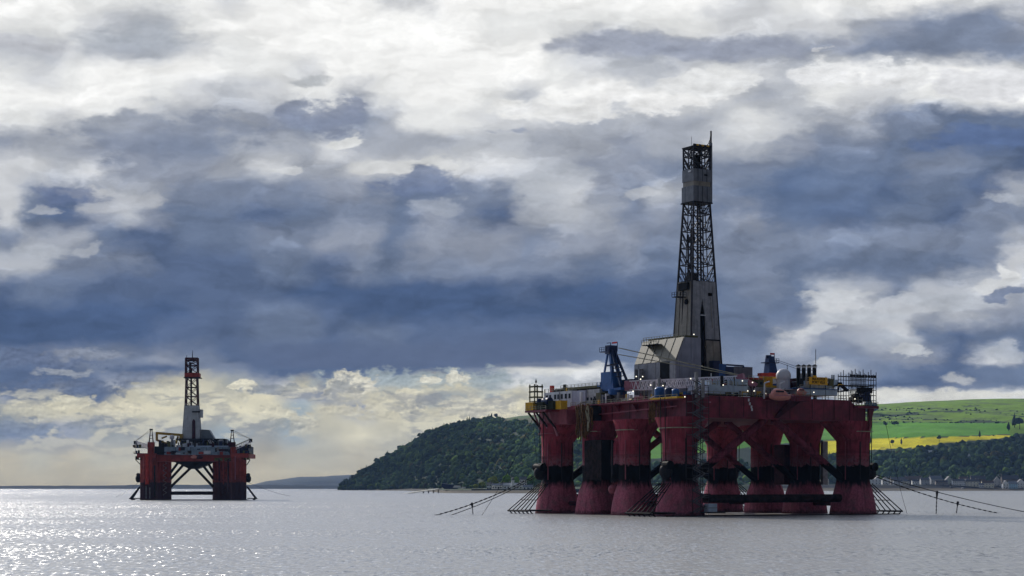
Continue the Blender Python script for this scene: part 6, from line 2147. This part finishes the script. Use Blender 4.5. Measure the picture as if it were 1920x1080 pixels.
    for i in range(24):
        px = rr.uniform(392, 432)
        a, b = P(px, rr.uniform(822, 836), -14), P(px + rr.uniform(-5, 5), rr.uniform(822, 838), -14)
        MB().beam(a, b, 0.3).build('deck_pipe', rr.choice([DARK, WHITE, STEEL]), rig)
    # salmon lifeboat lumps under the deck edge are lifeboats of their own; sides hang scaffolded winches
    for s, px in ((-1, 257), (1, 466)):
        for k in range(3):
            z = Zf(862 - k * 11, -22)
            w0, w1 = (X(253 - (0 if k else -3), -22), X(268, -22)) if s < 0 else (X(458, -22), X(470 - (0 if k else 3), -22))
            pl = MB().b2((w0, -27, z), (w1, -17, z + 0.3)).build('side_platform', DARK, rig)
            railing(pl, (w0 if s < 0 else w1, -27, z), (w0 if s < 0 else w1, -17, z), 1.3, 1.8, RAIL)
            for j in range(4):
                MB().box((w0 + (w1 - w0) * rr.random(), -26 + rr.random() * 3, z + 1.1), (rr.uniform(0.6, 1.8), 1.2, rr.uniform(1, 2.6))).build('winch', rr.choice([DARK, GRN2, RUST, NAVY]), pl)
        MB().beam((X(254 if s < 0 else 469, -26), -26, Zf(862, -22)), (X(263 if s < 0 else 462, -26), -24, Zf(872, -22)), 0.4).build('strut', DARK, rig)
    # derrick
    dk = empty('derrick', (0, 0, 0), 0, rig)
    cx = (X(343, 0) + X(377, 0)) / 2
    zb_, zt_ = Zf(823), Zf(761)
    hb, ht = (X(377) - X(343)) / 2, (X(373) - X(347)) / 2
    for i in range(4):
        f0, f1 = -1 + i * 0.5, -1 + (i + 1) * 0.5
        for sy, nm in ((-1, 0), (1, 0)):
            q = [Vector((cx + hb * f0 + 0.03, sy * hb, zb_)), Vector((cx + hb * f1 - 0.03, sy * hb, zb_)), Vector((cx + ht * f1 - 0.03, sy * ht, zt_)), Vector((cx + ht * f0 + 0.03, sy * ht, zt_))]
            MB().prism(q, (0, -sy * 0.3 + (0.1 if i % 2 else 0), 0)).build('cladding_panel', WH2, dk)
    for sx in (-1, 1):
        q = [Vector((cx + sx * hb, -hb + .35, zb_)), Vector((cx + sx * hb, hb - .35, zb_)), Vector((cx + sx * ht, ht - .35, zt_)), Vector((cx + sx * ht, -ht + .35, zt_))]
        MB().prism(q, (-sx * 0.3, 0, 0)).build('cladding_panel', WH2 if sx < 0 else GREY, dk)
    MB().prism([(X(360, -hb), -hb - 0.15, Zf(823)), (X(366.5, -hb), -hb - 0.15, Zf(823)), (X(366, -hb), -hb + .3, Zf(790)), (X(363, -hb), -hb + .5, Zf(786)), (X(360.3, -hb), -hb + .3, Zf(790))], (0, 0.5, 0)).build('slot', BRC, dk)
    MB().b2((X(374.5), -3, Zf(783)), (X(380), 3, Zf(768))).build('control_box', WH2, dk)
    MB().b2((X(362), -ht - 0.9, Zf(774)), (X(377), -ht, Zf(771.5))).build('gallery', DARK, dk)
    lattice_tower(dk, (cx, 0, zt_), Zf(709), (X(373) - X(350)) / 2, 3.8, (X(371) - X(351)) / 2, 3.4, [0, 0.33, 0.66, 1.0], BRC, 0.75, 0.38, sub=1)
    MB().cyl((cx - 0.5, 0, zt_), (cx - 0.5, 0, Zf(690)), 0.6, 8).build('racked_pipe', DARK, dk)
    MB().b2((X(347.5), -4.4, Zf(709)), (X(375), 4.4, Zf(700))).build('fingerboard_box', RED2, dk)
    MB().b2((X(346), -5, Zf(709.5)), (X(377.5), 5, Zf(708))).build('walkway', DARK, dk)
    lattice_tower(dk, (cx, 0, Zf(700)), Zf(672), (X(371.5) - X(349)) / 2, 3.6, (X(371) - X(349.5)) / 2, 3.5, [0, 0.5, 0.85, 1.0], BRC, 0.7, 0.42, sub=1)
    MB().b2((X(355), -1.5, Zf(700)), (X(358.5), 1.5, Zf(680))).build('crown_block', DARK, dk)
    MB().b2((X(349), -3.7, Zf(673)), (X(372), 3.7, Zf(671))).build('crown_platform', BRC, dk)
    MB().cyl((X(361), 0, Zf(672)), (X(361), 0, Zf(657)), 0.35, 6, 0.12).build('mast', DARK, dk)
    MB().cyl((X(350), 0, Zf(672)), (X(350), 0, Zf(666)), 0.15, 5).build('aerial', DARK, dk)
    # sheeted house
    pts = [(377.5, 823), (402, 823), (392, 806), (377.5, 805)]
    MB().prism([(X(x, -2), -2, Zf(y, -2)) for x, y in pts], (0, 10, 0)).build('machinery_house', GREYS, rig)
    # ochre gantry crane and radome
    gc = empty('gantry_crane', (0, 0, 0), 0, rig)
    Y = -6
    def bar(x0, y0, x1, y1, w, m_=YEL2, nm='beam'):
        MB().beam(P(x0, y0, Y), P(x1, y1, Y), w).build(nm, m_, gc)
    bar(294, 812, 343, 816, 1.6)
    bar(294, 810, 294, 826, 1.4)
    bar(294, 825, 318, 834, 1.4)
    bar(341, 815, 338, 828, 2.2)
    bar(334, 818, 330, 832, 1.2)
    bar(302, 828, 302, 840, 1.4)
    bar(303, 822, 313, 818, 1.0)
    rd = MB().ball(tuple(P(322.5, 820, -8)), 1.6, 14, 10).build('radome', WHITED, rig, True)
    MB().cyl(P(322.5, 824, -8), P(322.5, 838, -8), 0.8, 8).build('radome_base', STEEL, rd)
    # cranes
    for (px, top, tip, bx0) in ((283.5, 804, (254, 830), 279), (435.5, 806, (470, 826), 434)):
        c0 = empty('pedestal_crane', (0, 0, 0), 0, rig)
        Y = -20
        sx = -1 if tip[0] < px else 1
        MB().cyl(P(bx0 + 4, 858, Y), P(bx0 + 4, 838, Y), 2.2, 12).build('pedestal', RED2, c0, True)
        a, b = P(px - 6, 838, Y), P(px + 6, 829, Y)
        MB().b2((a.x, Y - 2, a.z), (b.x, Y + 2, b.z)).build('machinery_cabin', RED2 if sx < 0 else BRC, c0)
        for dx in (-3.8, 3.8):
            for dy in (-1, 1):
                q0, q1 = P(px + dx, 830, Y), P(px + dx * 0.35, top + 2, Y)
                q0.y += dy * 1.2
                MB().beam(q0, q1, 0.42).build('frame_leg', BRC, c0)
        for yy in (822, 816):
            k = (yy - top) / (830 - top)
            MB().beam(P(px - 3.8 * k, yy, Y), P(px + 3.8 * k, yy, Y), 0.35).build('cross_bar', BRC, c0)
        a, b = P(px - 2.8, top + 2.5, Y), P(px + 2.8, top, Y)
        MB().b2((a.x, Y - 1, a.z), (b.x, Y + 1, b.z)).build('frame_head', DARK, c0)
        tp = P(tip[0], tip[1], Y)
        fo = P(px - sx * 2, 843 if sx > 0 else 840, Y)
        truss_boom(c0, fo, tp, 2.6, 2.0, STEELW if sx < 0 else RAIL, BRC, 8, t=0.4)
        MB().box(tuple(tp), (2.0, 1.4, 2.2)).build('boom_head', DARK, c0)
        for dz in (0, -1.2):
            MB().cyl(P(px, top, Y) + Vector((0, 0, dz)), tp + Vector((0, 0, 1)), 0.10, 4).build('boom_cable', RAIL, c0)
        MB().cyl(tp, tp + Vector((0, 0, -6)), 0.08, 4).build('hook_line', DARK, c0)
    return rig


GREYS = mat('blue_grey_house_cladding', (0.17, 0.20, 0.23), 0.5, var=0.12, streak=0.3)
far_rig()

for i, (px, py, lb) in enumerate([(364, 857, 'small salmon lifeboat under the middle of the distant rig deck'), (374, 858, 'small brown lifeboat just right of the salmon one on the distant rig')]):
    p = F2.onY(px, py, -21)
    r_ = empty('lifeboat', F2.world(p), F2.a)
    tag(r_, lb, 'lifeboat', 'lifeboats under the distant rig deck')
    MB().loft([ring(0, 0, 0, 0.1, 0.1, 2, 10)] + [ring(0, 0, 0, 1, 1, 2, 10)] if 0 else [[(t_ * 2.2, math.cos(k * 0.628) * 1.1 * (1 - abs(t_) ** 3 * 0.9), math.sin(k * 0.628) * 1.0 * (1 - abs(t_) ** 3 * 0.7)) for k in range(10)] for t_ in (-1, -.8, -.4, 0, .4, .8, 1)]).build('hull', ORANGE if i == 0 else BRC, r_, True)
    MB().b2((-1.0, -0.7, 0.7), (0.8, 0.7, 1.4)).build('canopy', ORANGE if i == 0 else BRC, r_)


# ------------------------------------------------------------------ mooring lines and pendants
CHAIN = mat('mooring_chain', (0.010, 0.010, 0.011), 0.7, var=0.3)


def catenary(a, b, sag, n=14):
    a, b = Vector(a), Vector(b)
    return [a.lerp(b, i / n) + Vector((0, 0, -4 * sag * (i / n) * (1 - i / n))) for i in range(n + 1)]


def chain_line(a, b, sag, r, label, links=False, cat='mooring chain', group='mooring lines of the near rig', name='mooring_chain'):
    pts = catenary(a, b, sag)
    mb = MB()
    if links:
        tot = (Vector(b) - Vector(a)).length
        pts = catenary(a, b, sag, int(tot / 1.1))
        for i, (p, q) in enumerate(zip(pts, pts[1:])):
            w, h = (r * 3.0, r * 1.1) if i % 2 else (r * 1.1, r * 3.0)
            mb.beam(p, q, w, h)
    else:
        mb.path(pts, r, 6)
    o = mb.build(name, CHAIN)
    tag(o, label, cat, group)
    return pts


def wp(px, py, d):
    return Vector(((px - 960) / F * d, d, HC + (HY - py) * d / F))


def wwater(px, py):
    d = F * HC / (py - HY)
    return Vector(((px - 960) / F * d, d, -0.1))


fa = FR.world((39.4, -33.0, 12.4))
fb = FR.world((-39.4, 33.0, 12.4))
c1 = chain_line(fa, wwater(1975, 969), 0.9, 0.11, 'upper mooring wire running from the right column out of the picture')
c2 = chain_line(fa + Vector((0, 0, -0.5)), wwater(1874, 962), 1.1, 0.11, 'lower mooring chain from the right column dipping into the water near the right edge', True)
c3 = chain_line(fb, wwater(815, 966), 1.2, 0.12, 'longer mooring chain from the left column reaching the water farthest left', True)
c4 = chain_line(fb + Vector((0, 0, -0.6)), wwater(845, 965.5), 0.8, 0.11, 'shorter mooring chain from the left column entering the water nearer the rig')


def pendant(px, ytop, ybot, d, label, lean=0.0):
    a = wp(px, ytop, d)
    b = Vector((a.x + lean, a.y, -0.2))
    r_ = empty('hanging_pendant', (a.x, a.y, 0))
    tag(r_, label, 'chain pendant', 'pendants hanging from the mooring lines')
    L = a - Vector((a.x, a.y, 0))
    o = Vector((0, 0, 0))
    t = Vector((0, 0, a.z))
    e = Vector((lean, 0, -0.3))
    MB().ball(tuple(t), 0.42, 8, 6).build('shackle', CHAIN, r_)
    m_ = t.lerp(e, 0.35)
    MB().cyl(t, m_, 0.42, 8, 0.16).build('socket', CHAIN, r_)
    mb = MB()
    n = 8
    for i in range(n):
        p, q = m_.lerp(e, i / n), m_.lerp(e, (i + 1) / n)
        mb.beam(p, q, 0.34 if i % 2 else 0.16, 0.16 if i % 2 else 0.34)
    mb.build('chain_tail', CHAIN, r_)


pendant(1757, 922.5, 962, 549, 'hanging chain pendant left of the two beside the right mooring lines', -0.3)
pendant(1796, 942, 962, 556, 'shorter hanging chain pendant nearer the right edge of the photo', -0.5)
pendant(885, 944.5, 965, 535, 'hanging chain pendant on the left mooring chains', 0.35)

# thin wires
for (a, b, sag, lb) in ((wp(1660, 790, 545), wwater(1701, 963), 1.6, 'thin slack wire falling from the right corner platform to the water'),
                        (wp(1012, 752, 552), wwater(903, 966), 2.5, 'thin long wire from the far left platform down to the water'),
                        (wp(1000, 800, 552), wp(1008, 880, 552), 0.1, 'thin vertical wire beside the leftmost column')):
    chain_line(a, b, sag, 0.06, lb, cat='wire', group='thin wires of the near rig', name='hanging_wire')
for (a, b, lb) in ((F2.world(F2.onY(259, 905, -22)), wwater(215, 932), 'thin mooring wire left of the distant rig'), (F2.world(F2.onY(466, 905, -22)), wwater(545, 930), 'thin mooring wire right of the distant rig')):
    chain_line(a, b, 1.0, 0.09, lb, cat='wire', group='mooring wires of the distant rig', name='mooring_wire')
